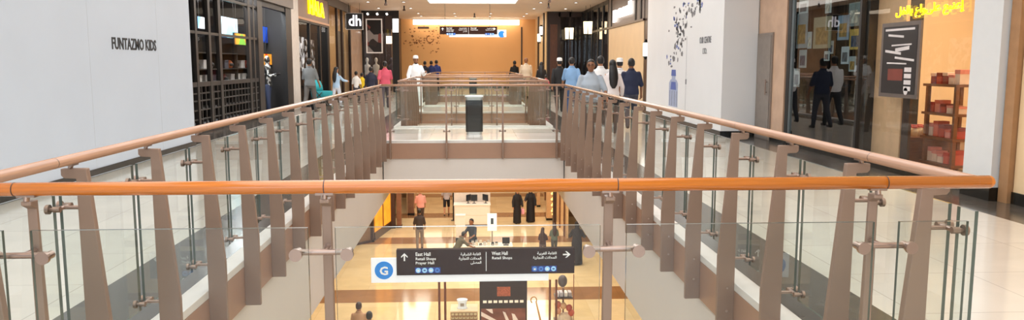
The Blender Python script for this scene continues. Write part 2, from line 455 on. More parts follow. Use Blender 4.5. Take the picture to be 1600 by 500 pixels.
# third void
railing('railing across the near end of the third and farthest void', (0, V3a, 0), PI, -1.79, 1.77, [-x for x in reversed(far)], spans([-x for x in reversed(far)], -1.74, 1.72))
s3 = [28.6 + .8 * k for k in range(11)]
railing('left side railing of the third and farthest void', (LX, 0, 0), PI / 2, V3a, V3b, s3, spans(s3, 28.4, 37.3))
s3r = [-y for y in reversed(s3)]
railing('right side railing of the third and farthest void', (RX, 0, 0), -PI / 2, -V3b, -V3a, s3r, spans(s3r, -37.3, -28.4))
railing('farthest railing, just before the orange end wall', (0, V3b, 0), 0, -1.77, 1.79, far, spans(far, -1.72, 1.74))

# ================================================================== LITTER BINS
def bin_(label, loc):
    b = empty('litter_bin', loc, 0, label, 'bin', None)
    def rr(w, d, z, r=.05, n=5):
        pts = []
        for cx, cy, a0 in ((w - r, d - r, 0), (-w + r, d - r, 90), (-w + r, -d + r, 180), (w - r, -d + r, 270)):
            for k in range(n + 1):
                a = math.radians(a0 + 90 * k / n); pts.append(Vector((cx + r * math.cos(a), cy + r * math.sin(a), z)))
        return pts
    MB().loft([rr(.165, .165, 0), rr(.165, .165, .06)]).build('base', mat('bin_steel', 'C8C4BE', .3, metal=.7), b)
    MB().loft([rr(.185, .185, .0605), rr(.185, .185, .74)]).build('body', mat('bin_black', '24211F', .35), b, smooth=False)
    MB().loft([rr(.175, .175, .7405), rr(.175, .175, .775), rr(.20, .20, .785), rr(.20, .20, .82), rr(.15, .15, .835)]).build('lid', mat('bin_steel', 'C8C4BE', .3, metal=.7), b)
    MB().box(-.11, .11, -.1885, -.1855, .60, .69).build('slot', BLACK, b)
bin_('black square litter bin with a steel lid standing on the footbridge', (0.02, 16.9, 0))
bin_('small distant black litter bin on the walkway just past the farthest railing', (0.0, 38.6, 0))

# ================================================================== HOARDINGS
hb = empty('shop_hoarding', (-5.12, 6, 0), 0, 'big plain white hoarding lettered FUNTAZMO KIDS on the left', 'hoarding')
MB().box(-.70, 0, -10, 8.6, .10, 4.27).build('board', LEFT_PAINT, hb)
MB().box(-.70, .012, -10, 8.61, 0.002, .0995).build('plinth', BLACKBASE, hb)
for y in (-4.4, .2, 2.5, 4.8, 7.1): MB().box(0.0002, .0016, y, y + .004, .10, 4.27).build('seam', mat('seam', 'C6CACE', .5), hb)
text('FUNTAZMO KIDS', .2, 'lettering', mat('black_lettering', '1B1B1D', .5), (.003, 5.46, 1.725), ONLEFT, hb, width=1.56, height=.175, bold=.004)

hr_ = empty('shop_hoarding', (5.13, 19, 0), 0, 'white box-shaped hoarding with a swirl of flying shapes on the right', 'hoarding')
MB().box(0, .72, -3.05, 4.0, .12, 4.27).build('board', WHITE_PAINT, hr_)
MB().box(-.012, .73, -3.06, 4.01, 0.002, .1195).build('plinth', BLACKBASE, hr_)
dm = MB(); dm.box(-.003, -.0003, -.30, -.285, .12, 2.16); dm.box(-.003, -.0003, -.285, -1.15 + .9, 2.15, 2.16); dm.build('door_seam', mat('seam_grey', 'A8A9AE', .5), hr_)
MB().box(-.02, -.0003, -.34, -.31, 1.02, 1.14).build('door_handle', mat('handle_grey', '8A8A90', .3, metal=.6), hr_)
text('OUR CENTRE', .2, 'lettering', mat('grey_lettering', '6B6B70', .5), (-.003, -1.36, 1.965), ONRIGHT, hr_, width=.86, height=.145, bold=.001)
text('LTD.', .2, 'lettering', mat('grey_lettering', '6B6B70', .5), (-.003, -1.62, 1.73), ONRIGHT, hr_, width=.30, height=.125, bold=.001)
# swirl of flakes rising from a bottle
fl = MB(); rnd = random.Random(3)
pathp = [(1047, 100), (1052, 90), (1056, 80), (1062, 70), (1066, 58), (1060, 45), (1058, 30), (1068, 48), (1074, 35), (1080, 22), (1070, 18), (1085, 8), (1090, 2), (1064, 8)]
for i in range(110):
    k = rnd.random() * (len(pathp) - 1); a = pathp[int(k)]; b = pathp[min(int(k) + 1, len(pathp) - 1)]; t = k - int(k)
    sp = 2 + 5 * (1 - k / len(pathp)) * .3 + k * .35
    p = atX(a[0] + (b[0] - a[0]) * t + rnd.gauss(0, sp), a[1] + (b[1] - a[1]) * t + rnd.gauss(0, 5), 5.13)
    y, z = p.y - 19, p.z
    if not (-2.9 < y < 3.9 and z < 4.1): continue
    r1, r2, an = rnd.uniform(.03, .14), rnd.uniform(.02, .10), rnd.random() * PI
    pts = []
    for q in range(5):
        aa = an + q * 2 * PI / 5
        pts.append((-.0004, y + r1 * math.cos(aa) * rnd.uniform(.5, 1.2), z + r2 * math.sin(aa) * rnd.uniform(.5, 1.2)))
    fl.prism(pts, (-.0016, 0, 0), 0 if rnd.random() < .8 else 1)
fl.build('printed_swirl', [mat('ink_grey', '6E7076', .5, var=.3, scale=20), mat('ink_blue', '4B62A8', .5)], hr_)
bt = MB()
c = atX(1052, 140, 5.13); cy = c.y - 19
prof = [(.42, .44), (1.02, .44), (1.10, .30), (1.12, .18), (1.2, .18)]
bt.prism([(-.0004, cy + w_, z) for z, w_ in prof] + [(-.0004, cy - w_, z) for z, w_ in reversed(prof)], (-.0016, 0, 0), 0)
bt.prism([(-.0021, cy + .28, .85), (-.0021, cy - .28, .85), (-.0021, cy - .22, 1.05), (-.0021, cy + .22, 1.05)], (-.001, 0, 0), 1)
bt.prism([(-.0021, cy + .24, 1.2), (-.0021, cy - .24, 1.2), (-.0021, cy - .20, 1.36), (-.0021, cy + .20, 1.36)], (-.001, 0, 0), 1)
for q in (-.36, -.14, .10, .32): bt.box(-.0032, -.0022, cy + q, cy + q + .035, .44, .82, 2)
bt.build('printed_bottle', [mat('ink_pale', '9FABC8', .5), mat('ink_blue', '4B62A8', .5), mat('ink_grey', '6E7076', .5)], hr_)

# ================================================================== SHOP SHELLS (setting)
def shop_room(side, y0, y1, depth, wall, floor_m=None, wt=None, top=CEIL):
    s = side; a, b = s * (WX + .12), s * (WX + depth); nm = 'wall_left' if s < 0 else 'wall_right'
    sbox(nm, b, b + s * .1, y0, y1, 0, top, wall)
    sbox(nm, a, b, y0, y0 + .05, 0, top, wall); sbox(nm, a, b, y1 - .05, y1, 0, top, wall)
    if floor_m: sbox('floor', a, b, y0 + .05, y1 - .05, .001, .012, floor_m)
DARKWALL = mat('shop_dark_wall', '1D1A19', .6)
BROWNWALL = mat('shop_brown_wall', '4A3022', .55)
WOODFL = mat('shop_wood_floor', '8E6A4C', .35, var=.15, scale=4, stretch=(1, 12, 1))
shop_room(-1, 14.7, 25.85, 4.2, DARKWALL, DARKWALL)
shop_room(-1, 26.9, 32.6, 4.2, DARKWALL, DARKWALL)
shop_room(-1, 32.6, 38.4, 3.5, PEACH, WOODFL)
shop_room(1, 8.35, 14.55, 4.0, PEACH, WOODFL)
shop_room(1, 34.2, 42.3, 4.2, BROWNWALL, DARKWALL)
sbox('wall_left', -WX - .12, -WX, -6, 14.7, 0, CEIL, OFFWHITE)
sbox('wall_left', -WX - .3, -WX + .03, 25.85, 26.9, 0, CEIL, mat('pale_pilaster', 'D9D2CB', .4))
sbox('wall_left', -WX - .3, -WX + .02, 38.4, 42.0, 0, CEIL, PINKM)
sbox('wall_right', WX, WX + .12, -6, 8.12, 0, CEIL, CREAM)
sbox('wall_right', WX, WX + .3, 14.55, 15.95, 0, CEIL, PINKM)
sbox('wall_right', WX, WX + .3, 15.95, 24.15, 0, CEIL, OFFWHITE)
sbox('wall_right', WX - .05, WX + .3, 24.15, 25.5, 0, CEIL, BRICK)
sbox('wall_right', WX + .02, WX + .3, 25.5, 26.9, 0, CEIL, DARKBROWN)
sbox('wall_right', WX, WX + .3, 26.9, 33.9, 0, 3.05, CREAM)
sbox('wall_right', WX, WX + .3, 26.9, 33.9, 3.051, CEIL, mat('grey_sign_band', '6A605C', .4))
sbox('baseboard_right', WX - .02, WX, -6, 8.12, 0, .13, BLACKBASE)
sbox('baseboard_right', WX - .02, WX, 9.2, 15.9, 0, .09, BLACKBASE)
sbox('wall_right', WX - .14, WX + .12, 8.30, 8.80, .15, CEIL, mat('grey_white_column', 'DADDDF', .4, var=.01))
sbox('baseboard_right', WX - .155, WX + .12, 8.29, 8.81, 0, .15, BLACKBASE)
sbox('wall_right', WX - .06, WX + .12, 8.13, 8.28, .0, CEIL, mat('tan_reveal', 'A97F58', .5))
# grey service door beside the right hoarding
dr = empty('door_1', (WX, 15.55, 0)); dr['kind'] = 'structure'
MB().box(-.03, -.001, -.42, .38, .0, 2.12).build('door_frame', mat('door_frame_metal', '8F8278', .4, metal=.3), dr)
MB().box(-.04, -.031, -.36, .32, .02, 2.06).build('door_leaf', mat('door_leaf_grey', '8A8078', .45), dr)
MB().cyl((-.075, -.25, .9), (-.075, -.25, 1.2), .012).cyl((-.075, -.25, .95), (-.041, -.25, .95), .008).cyl((-.075, -.25, 1.15), (-.041, -.25, 1.15), .008).build('door_handle', STEEL, dr)
# farther blocks that narrow the corridor
sbox('wall_left', -9, -4.5, 43.9, YE, 0, CEIL, DARKBROWN)
sbox('wall_right', 4.05, 9, 45.6, YE, 0, CEIL, DARKBROWN)
sbox('wall_left', -WX - 4.2, -WX - 4.0, 42, 44, 0, CEIL, DARKWALL)
sbox('wall_rear_left', -10.5, -8, 43.8, 43.9, 0, CEIL, DARKWALL)

def shopfront(label, loc, rz, cat='shopfront'): return empty('shopfront', loc, rz, label, cat)
def pane(mb_args, parent, m=SHOPGLASS, name='glass_pane'):
    return MB().box(*mb_args).build(name, m, parent)

# ---- left shop 1: black steel grid front, screens and gear inside
s1 = shopfront('black steel-framed toy and sports shopfront beside the white hoarding', (-WX, 14.7, 0), PI / 2)
# local x = world y offset, local y = -world x (inwards positive)
fm = MB()
Yp = lambda px_: atX(px_, 100, -WX).y - 14.7
for px_, w_ in ((309, .06), (330, .07), (346, .09), (392, .10), (399, .06)):
    y = Yp(px_); fm.box(y - w_, y + w_, 0, .08, 0, CEIL - .01)
fm.box(Yp(404), Yp(404) + .5, -.02, .12, 0, CEIL - .01)
x0, x1 = .02, Yp(404)
for z in (.0, 1.02, 2.15, 3.0): fm.box(x0, x1, .005, .075, z, z + (.1 if z < 2 else .06))
fm.build('frame', GREYM, s1)
lt = MB()
for k in range(26): xx = .2 + k * .27; lt.box(xx, xx + .035, .02, .05, .1, 1.02) if xx < x1 else None
for z in (.3, .5, .7, .86): lt.box(x0, x1, .021, .049, z, z + .03)
lt.build('lattice', GREYM, s1)
MB().box(x0, x1, .055, .062, 1.12, CEIL - .02).build('glass_pane', LEFTGLASS, s1)
MB().box(x0, 11.1, -.12, .0, 3.25, 3.62).build('valance', mat('valance', '6B635E', .4, metal=.3), s1)
MB().box(10.35, 11.1, -.04, .1, 0, CEIL - .01).build('portal_jamb', BLACK, s1)
MB().box(Yp(404) + .5, 10.35, -.02, .1, 3.1, CEIL - .01).build('portal_head', BLACK, s1)

def wallrel(nm, label, cat, x, y0, y1, z0, z1, m, t=.05, group=None, side=-1, fr_m=BLACK):
    """a framed flat panel facing the corridor; x plane, side -1 left / +1 right"""
    o = empty(nm, (x, (y0 + y1) / 2, (z0 + z1) / 2), 0, label, cat, group)
    hy, hz = (y1 - y0) / 2, (z1 - z0) / 2; s_ = -side
    MB().box(-s_ * t, 0, -hy, hy, -hz, hz).build('casing', fr_m, o)
    for q in (-.6, .6): MB().box(-.03 * s_, -.02 * s_, q * hy - .01, q * hy + .01, hz + .0005, CEIL - (z0 + z1) / 2 - .003).build('hanging_rod', DARKM, o)
    MB().box(.0005 * s_, .004 * s_, -hy + .02, hy - .02, -hz + .02, hz - .02).build('face', m, o)
    return o
def patch_mat(name, cols, scale=3, emit=1.5, rough=.4, stretch=(1, 1, 1)):
    m = bpy.data.materials.new(name); m.use_nodes = True; nt = m.node_tree; b = nt.nodes['Principled BSDF']
    tc = nt.nodes.new('ShaderNodeTexCoord'); mp = nt.nodes.new('ShaderNodeMapping'); mp.inputs['Scale'].default_value = stretch
    vo = nt.nodes.new('ShaderNodeTexVoronoi'); vo.inputs['Scale'].default_value = scale
    sp = nt.nodes.new('ShaderNodeSeparateColor'); cr = nt.nodes.new('ShaderNodeValToRGB'); cr.color_ramp.interpolation = 'CONSTANT'
    while len(cr.color_ramp.elements) < len(cols): cr.color_ramp.elements.new(.5)
    for i, c in enumerate(cols): cr.color_ramp.elements[i].position = i / len(cols); cr.color_ramp.elements[i].color = lin(c)
    nt.links.new(tc.outputs['Object'], mp.inputs[0]); nt.links.new(mp.outputs[0], vo.inputs['Vector'])
    nt.links.new(vo.outputs['Color'], sp.inputs[0]); nt.links.new(sp.outputs[0], cr.inputs[0]); nt.links.new(cr.outputs[0], b.inputs['Base Color'])
    b.inputs['Roughness'].default_value = rough
    if emit:
        nt.links.new(cr.outputs[0], b.inputs['Emission Color']); b.inputs['Emission Strength'].default_value = emit
    return m
def inleft(px0, px1, py0, py1, X):
    a = atX(px0, py0, X); b = atX(px1, py1, X); c = atX(px0, py1, X); d = atX(px1, py0, X)
    return min(a.y, b.y), max(a.y, b.y), (b.z + c.z) / 2, (a.z + d.z) / 2
y0, y1, z0, z1 = inleft(308, 327, 26, 46, -7.0)
wallrel('screen', 'lit screen with a blue sky picture, nearest the white hoarding', 'screen', -7.0, y0, y1, z0, z1, patch_mat('screen_sky', ['BFD8F0', '6FA8DD', 'E8EEF5', '3C8E5A'], 1.6))
y0, y1, z0, z1 = inleft(345, 372, 27, 60, -7.0)
wallrel('screen', 'lit screen with a green picture in the dark left shop', 'screen', -7.0, y0, y1, z0, z1, patch_mat('screen_green', ['3FC43A', 'C8E8F0', '2C9E6A', '8FD8E8', '1D5F8A'], 1.8))
y0, y1, z0, z1 = inleft(366, 388, 52, 71, -6.9)
wallrel('screen', 'small lit yellow screen in the dark left shop', 'screen', -6.9, y0, y1, z0, z1, patch_mat('screen_yellow', ['D8A83A', 'B0752A', '7FBF4A'], 2.4, .7))
y0, y1, z0, z1 = inleft(409, 428, 42, 68, -6.6)
wallrel('screen', 'lit blue poster screen in the dark doorway of the left shop', 'screen', -6.6, y0, y1, z0, z1, patch_mat('screen_blue', ['1F55C8', '2F7BE0', '16338A'], 2.0, 1.0))
y0, y1, z0, z1 = inleft(408, 448, 84, 102, -6.5)
wallrel('screen', 'lit orange and red screen in the dark doorway of the left shop', 'screen', -6.5, y0, y1, z0, z1, patch_mat('screen_red', ['E8501E', 'F0A030', 'C02418', 'E8D23A'], 2.2, 1.0))
y0, y1, z0, z1 = inleft(426, 448, 50, 76, -6.65)
wallrel('screen', 'grey and white picture screen in the dark doorway of the left shop', 'screen', -6.65, y0, y1, z0, z1, patch_mat('screen_grey', ['8A94A8', 'D5DCE8', '2A3040', '4A5A78'], 2.2, .5))

# display shelving with helmets and boxes behind the grid
sh = empty('display_shelf', (-7.3, 22.95, 0), 0, 'dark shelving stacked with helmets and boxes inside the left shop', 'shelf')
for z in (.35, .95, 1.35, 1.78):
    MB().box(-.35, .35, -2.6, 2.6, z, z + .03).build('shelf_board', DARKM, sh)
for y in (-2.62, -1.0, .68, 2.62): MB().box(-.352, .352, y - .015, y + .015, 0, 2.1).build('upright', DARKM, sh)
cols_ = ['B8B4B0', 'A23A2E', 'D8D4CE', '4A4C55', 'C46A3A', 'E6E2DA', '6E2A24', '8C8A88']
rnd = random.Random(5)
for z in (.98, 1.38):
    for k in range(9):
        y = 20.55 + k * .56 + rnd.uniform(-.05, .05); c = cols_[rnd.randrange(8)]
        mm = mat('gear_' + c, c, .3)
        if rnd.random() < .55:
            hname = {'B8B4B0': 'silver', 'A23A2E': 'red', 'D8D4CE': 'white', '4A4C55': 'charcoal', 'C46A3A': 'orange', 'E6E2DA': 'cream', '6E2A24': 'maroon', '8C8A88': 'grey'}[c]
            o = empty('helmet', (-7.15, y, z), 0, '%s helmet on the %s shelf of the dark left shop' % (hname, 'upper' if z > 1.2 else 'middle'), 'helmet', '%s helmets on the %s shelf' % (hname, 'upper' if z > 1.2 else 'middle'))
            h = MB(); h.erings([(0, 0, .001, .10, .10), (0, 0, .05, .125, .125), (0, 0, .13, .13, .13), (0, 0, .20, .10, .10), (0, 0, .235, .05, .05), (0, 0, .24, .01, .01)], 18)
            h.build('shell', mm, o, smooth=True)
            MB().erings([(.06, 0, .06, .085, .10), (.075, 0, .10, .085, .105), (.06, 0, .15, .085, .095)], 16).build('visor', BLACK, o, smooth=True)
        else:
            hname = {'B8B4B0': 'silver', 'A23A2E': 'red', 'D8D4CE': 'white', '4A4C55': 'charcoal', 'C46A3A': 'orange', 'E6E2DA': 'cream', '6E2A24': 'maroon', '8C8A88': 'grey'}[c]
            o = empty('gift_box', (-7.15, y, z), 0, '%s box on the %s shelf of the dark left shop' % (hname, 'upper' if z > 1.2 else 'middle'), 'box', '%s boxes on the %s shelf' % (hname, 'upper' if z > 1.2 else 'middle'))
            MB().box(-.13, .13, -.17, .17, .0, .19).build('carton', mm, o, bev=.004)
            MB().box(-.135, .135, -.175, .175, .191, .235).build('lid', mm, o, bev=.004)
area('shop_lamp', (-6.5, 22.0, 3.6), .8, 6, 420, (.95, .97, 1))
area('shop_lamp', (-6.6, 29.5, 3.6), .8, 4, 110, (1, .95, .88))
area('shop_lamp', (-7.2, 35.5, 3.9), 1.6, 4, 90, (1, .85, .65))
area('shop_lamp', (7.8, 10.6, 4.0), 2.4, 2.6, 330, (1, .88, .70))
area('shop_lamp', (7.8, 38, 4.0), 1.2, 6, 30, (1, .75, .5))

# ---- left shop 2: dark front below a yellow lit sign
s2f = shopfront('dark shopfront below a glowing yellow sign, left side', (-WX, 26.9, 0), PI / 2)
f = MB()
for x in (0.0, 1.9, 3.8, 5.45): f.box(x, x + .12, 0, .1, 0, 3.1)
f.box(0, 5.7, 0, .1, 4.0, CEIL - .01); f.box(.12, 5.45, .0, .1, 2.95, 3.05)
f.build('frame', BLACK, s2f)
MB().box(0, 5.7, .01, .09, 3.101, 3.999).build('sign_board', mat('sign_board_brown', '7A5544', .4), s2f)
MB().box(0, 5.7, -.03, .0, 3.02, 3.10).build('ledge', mat('ledge_tan', 'C48E66', .4), s2f)
text('HALA', .5, 'sign_lettering', YELLOWLIT, (1.75, -.012, 3.32), FRONT, s2f, width=2.9, height=.55, extrude=.03, bold=.02)
pane((.12, 5.45, .05, .06, .05, 2.95), s2f, LEFTGLASS)
g = MB()
g.box(.6, 1.85, .2, .22, 1.25, 2.45)
g.build('menu_board', patch_mat('menu_print', ['E8E8E8', '303030', '9A9A9A', '181818', 'D0D4D8'], 6, .8), s2f)
MB().box(2.15, 3.7, .2, .23, 1.1, 2.4).build('menu_board', patch_mat('menu_print2', ['CFCFCF', '222222', '555555', '111111'], 7, .4), s2f)
rg = MB()
for k in range(28):
    a0, a1 = math.radians(180 + k * 6.6), math.radians(180 + (k + 1) * 6.6)
    rg.prism([(1.5 + .75 * math.cos(a0), .45, 2.85 + .6 * math.sin(a0)), (1.5 + .75 * math.cos(a1), .45, 2.85 + .6 * math.sin(a1)),
              (1.5 + .66 * math.cos(a1), .45, 2.85 + .5 * math.sin(a1)), (1.5 + .66 * math.cos(a0), .45, 2.85 + .5 * math.sin(a0))], (0, .02, 0))
rg.build('ring_emblem', mat('tan_emblem', '8A6A4A', .5, emit=.2), s2f)
# ---- left shop 3: pale interior behind tall glass, dark frames
s3f = shopfront('pale peach shopfront with tall glass and thin dark frames, left side', (-WX, 32.6, 0), PI / 2)
f = MB()
for x in (0, 2.1, 3.4, 5.65): f.box(x, x + .13, 0, .1, 0, CEIL - .01)
f.box(.13, 5.65, .0, .1, 3.9, CEIL - .012); f.box(.13, 5.65, 0.01, .1, 0, .12)
f.build('frame', mat('brown_black_frame', '2B1D18', .4), s3f)
pane((.13, 5.65, .05, .06, .12, 3.9), s3f, LEFTGLASS)
MB().box(3.6, 5.6, .30, .34, .12, 3.0).build('backdrop_panel', mat('olive_grey_panel', '8F8674', .4), s3f)
bl = empty('projecting_sign', (-5.45, 37.0, 3.45), 0, 'black framed projecting sign with white lettering above the peach shopfront', 'sign')
MB().box(-.40, .35, -.05, .05, -.36, .36).build('board', mat('sign_slate', '2C3036', .4), bl)
MB().box(-.42, .37, -.055, .055, -.38, -.361).box(-.42, .37, -.055, .055, .361, .38).box(-.42, -.401, -.055, .055, -.36, .36).box(.351, .37, -.055, .055, -.36, .36).build('rim', mat('rim_white', 'D8D8DC', .4), bl)
MB().box(-.46, -.4205, -.04, .04, -.3, .3).box(-.28, -.26, -.01, .01, .381, CEIL - 3.453).box(.22, .24, -.01, .01, .381, CEIL - 3.453).build('bracket', BLACK, bl)
text('dh', .5, 'sign_lettering', mat('lit_soft', 'F4F4FF', .4, emit=1.2, var=0), (-.3, -.056, -.2), FRONT, bl, width=.58, height=.5, bold=.01)

# ---- left corner shop that closes the wide corridor
cs = shopfront('dark corner shopfront with a white-framed window poster, at the far left end', (-WX, 42.0, 0), 0)
f = MB()
f.box(0, .12, 0, .1, 0, CEIL - .01); f.box(1.62, 1.98, -.02, .12, 0, CEIL - .01); f.box(.12, 1.62, 0, .1, 4.0, CEIL - .012); f.box(1.2, 1.26, 0.01, .09, 0, 3.999)
f.build('frame', BLACK, cs)
MB().box(.12, 1.2, .03, .06, 3.3, 4.0).box(1.26, 1.62, .03, .06, 3.3, 4.0).build('header_panel', DARKBROWN, cs)
pane((.12, 1.2, .05, .06, .05, 3.3), cs); pane((1.26, 1.62, .05, .06, .05, 3.3), cs)
p = MB(); p.box(.25, .31, -.03, -.001, 2.05, 3.85).box(1.05, 1.11, -.03, -.001, 2.05, 3.85).box(.31, 1.05, -.03, -.001, 3.79, 3.85).box(.31, 1.05, -.03, -.001, 2.05, 2.11)
p.build('poster_frame', mat('white_frame', 'E8E2DC', .4, emit=.3), cs)
MB().box(.31, 1.05, -.02, -.01, 2.11, 3.79).build('poster', patch_mat('corner_poster', ['181414', '2A1F1C', '7A3E36', '141212', '8C8480'], 2.3, .2), cs)
MB().box(1.66, 1.95, -.05, -.021, 3.15, 3.85).build('light_box', WHITELIT, cs)
MB().box(1.30, 1.60, -.05, -.021, 2.55, 2.95).build('light_box', mat('lit_pale', 'FFF2D8', .4, emit=2.0, var=0), cs)
lm = MB(); [lm.cyl((x, -.06, 4.12), (x + .03, -.10, 4.06), .05) for x in (.35, .85, 1.35)]; lm.build('spot_lamp', WHITELIT, cs)
area('shop_lamp', (-5.0, 43.2, 3.2), 1.2, .8, 22, (1, .92, .85))

# ---- right side: arched grey-sign shop, restaurant, far blocks
sbx = empty('shop_sign', (5.8, 30.6, 3.58), 0, 'glowing white lettering on the grey band above the pale right wall', 'sign')
text('paul', .6, 'sign_lettering', WHITELIT, (0, 1.85, -.22), ONRIGHT, sbx, width=3.6, height=.62, extrude=.03, bold=.03)
for y in (27.3, 28.2, 33.2): sbox('trim_%d' % (90 + int(y)), WX - .03, WX - .001, y, y + .22, 3.06, CEIL, BLACK)
sbox('trim_98', WX - .06, WX - .001, 26.8, 34.0, 2.98, 3.05, DARKBROWN)
s4 = shopfront('dark glazed restaurant front with black mullions on the right side', (WX, 42.3, 0), -PI / 2)
f = MB()
for x in (0, 1.6, 3.3, 5.2, 6.6, 8.1): f.box(x, x + .2, 0, .1, 0, CEIL - .01)
f.box(.2, 8.1, .01, .09, 3.0, 3.1); f.box(.2, 8.1, .01, .09, 4.1, CEIL - .012)
f.build('frame', BLACK, s4)
pane((.2, 8.1, .04, .05, .02, 3.0), s4, glass_mat('dark_glass_b', (.6, .6, .58), 1.5)); pane((.2, 8.1, .04, .05, 3.1, 4.1), s4, glass_mat('dark_glass_c', (.6, .6, .58), 1.5))
for (x, z) in ((6.9, 2.5), (5.9, 2.9)):
    MB().box(x, x + .8, .25, .28, z - .5, z + .5).build('wall_print', patch_mat('print_grey', ['6A655E', '4A4038', '8A8478', '2A2420'], 5, .2), s4)
s5 = shopfront('dark wooden restaurant facade facing the viewer at the far right end', (4.0, 42.4, 0), 0)
f = MB()
for x in (0, .62, 1.2, 1.85): f.box(x, x + .09, 0, .1, 0, CEIL - .01)
f.box(.09, 1.85, 0, .1, 4.0, CEIL - .012); f.box(.09, .62, .0, .08, 0, 4.0)
f.build('frame', mat('dark_wood', '2F1C14', .35), s5)
MB().box(.16, .55, -.02, -.001, .3, 3.6).build('door_panel', mat('walnut_panel', '5E3722', .3, var=.2, stretch=(8, 8, .6)), s5)
pane((.71, 1.2, .04, .05, .02, 4.0), s5); pane((1.29, 1.85, .04, .05, .02, 4.0), s5)
sbox('wall_right', 4.0, WX, 45.2, 45.3, 0, CEIL, mat('restaurant_dark', '2A1712', .5))
sbox('wall_right', 3.96, 4.06, 42.52, YE, 0, CEIL, mat('cream_far_wall', 'D9BE93', .5))
for y, w_ in ((43.5, .5), (47.0, .7)): sbox('trim_%d' % int(60 + y), 3.90, 3.959, y, y + w_, 0, CEIL, BLACK)

def lantern(loc, label, group=None):
    o = empty('hanging_lantern', loc, 0, label, 'lantern', group)
    MB().cyl((0, 0, -.30), (0, 0, .28), .085, .11, n=14).build('glass_shade', mat('lantern_glow', 'FFE2B0', .4, emit=3.2, var=0), o)
    MB().cyl((0, 0, .281), (0, 0, .34), .11, .03, n=14).cyl((0, 0, .341), (0, 0, CEIL - loc[2] - .003), .008, n=8).build('hanging_rod', BLACK, o)
    MB().cyl((0, 0, -.36), (0, 0, -.301), .03, .09, n=14).build('bottom_cap', BLACK, o)
for px_, Y_, py_, wh in ((886, 41.6, 52, 'leftmost'), (893, 41.2, 52, 'second from the left'), (915, 38.0, 43, 'third from the left'), (922, 37.4, 43, 'rightmost')):
    p = atY(px_, py_, Y_); lantern((min(p.x, 5.6), Y_, p.z), 'glowing lantern hanging before the dark restaurant, %s of the four' % wh)
def sconce(loc, side, label):
    o = empty('wall_lamp', loc, 0, label, 'lamp'); s_ = side
    MB().cyl((-.10 * s_, 0, -.22), (-.10 * s_, 0, .22), .085, n=16).build('shade', WHITELIT, o, smooth=False)
    MB().box(-.02 * s_, 0, -.06, .06, -.34, .36).box(-.14 * s_, -.02 * s_, -.02, .02, .26, .30).box(-.14 * s_, -.02 * s_, -.02, .02, -.30, -.26).cyl((-.10 * s_, 0, .221), (-.10 * s_, 0, .34), .09, .02).cyl((-.10 * s_, 0, -.34), (-.10 * s_, 0, -.221), .02, .09).build('bracket', BLACK, o)
sconce((WX + .02, 26.2, 1.98), 1, 'bright oval wall lamp on the dark strip beside the pale right wall')
sconce((3.959, 46.0, 3.0), 1, 'oval wall lamp on the far right wall near the orange end wall')
sconce((3.959, 44.6, 3.35), 1, 'small wall lamp on the far right wall just past the restaurant corner')
o = tag(MB().box(-.10, -.0, -.12, .12, -.2, .2).build('red_notice', mat('red_sign', 'C8322A', .4, emit=.8), None, (WX - .055, 24.9, 2.35)), 'small red sign on the brown brick column', 'sign')

# ================================================================== RIGHT GLASS SHOPS
# tinted glass bay with hanging cards
ts = shopfront('dark tinted shop window hung with small picture cards', (WX, 14.4, 0), -PI / 2)
f = MB(); f.box(0, .14, -.03, .08, 0, CEIL - .01); f.box(2.66, 2.72, -.01, .06, 0, CEIL - .01); f.box(.14, 2.66, 0, .06, 0, .10); f.box(.14, 2.66, 0, .06, 4.0, CEIL - .012)
f.build('frame', BLACK, ts); f = MB(); f.box(.1401, .1599, -.02, .04, .101, 3.99).build('side_strip', mat('grey_edge_strip', '8E9494', .3, metal=.4), ts)
pane((.16, 2.66, .01, .022, .1, 4.0), ts, DARKGLASS, 'tinted_pane')
sbox('wall_right', WX + .13, WX + .9, 14.38, 14.49, 0, CEIL, mat('card_shop_back', '23211F', .5)); sbox('wall_right', WX + .13, WX + .9, 11.70, 11.76, 0, CEIL, mat('card_shop_back', '23211F', .5))
sbox('wall_right', WX + .9, WX + 1.0, 11.75, 14.5, 0, CEIL, mat('card_shop_back', '23211F', .5))
cards = [(1249, 1262, 0, 20, 'D5DEDF', 'white', 'top left corner'), (1245, 1260, 22, 75, '9DA9AE', 'tall grey', 'upper left'), (1262, 1267, 50, 76, 'C9D2D2', 'narrow pale', 'right of the tall grey one'),
         (1249, 1259, 78, 106, 'B9C4C6', 'pale grey', 'left middle'), (1241, 1248, 107, 136, 'C8D0CF', 'small white', 'lowest left'), (1272, 1297, 28, 75, 'B5A98C', 'wide beige picture', 'centre'),
         (1290, 1298, 0, 20, 'D9DFDD', 'white', 'top centre'), (1295, 1301, 64, 84, 'BBC6C8', 'small pale', 'right of the beige picture'), (1288, 1295, 80, 95, 'D2D8D6', 'tiny white', 'under the beige picture'),
         (1310, 1325, 25, 62, '8FA6BC', 'blue-grey', 'right of centre'), (1327, 1342, 5, 40, '8E9C9C', 'grey green', 'upper right'), (1328, 1344, 46, 77, 'D6B45A', 'gold and white', 'right edge'),
         (1315, 1325, 73, 100, 'C5CFD6', 'white and blue', 'right of centre, low'), (1327, 1336, 88, 112, 'A9B6BB', 'small grey', 'lowest right')]
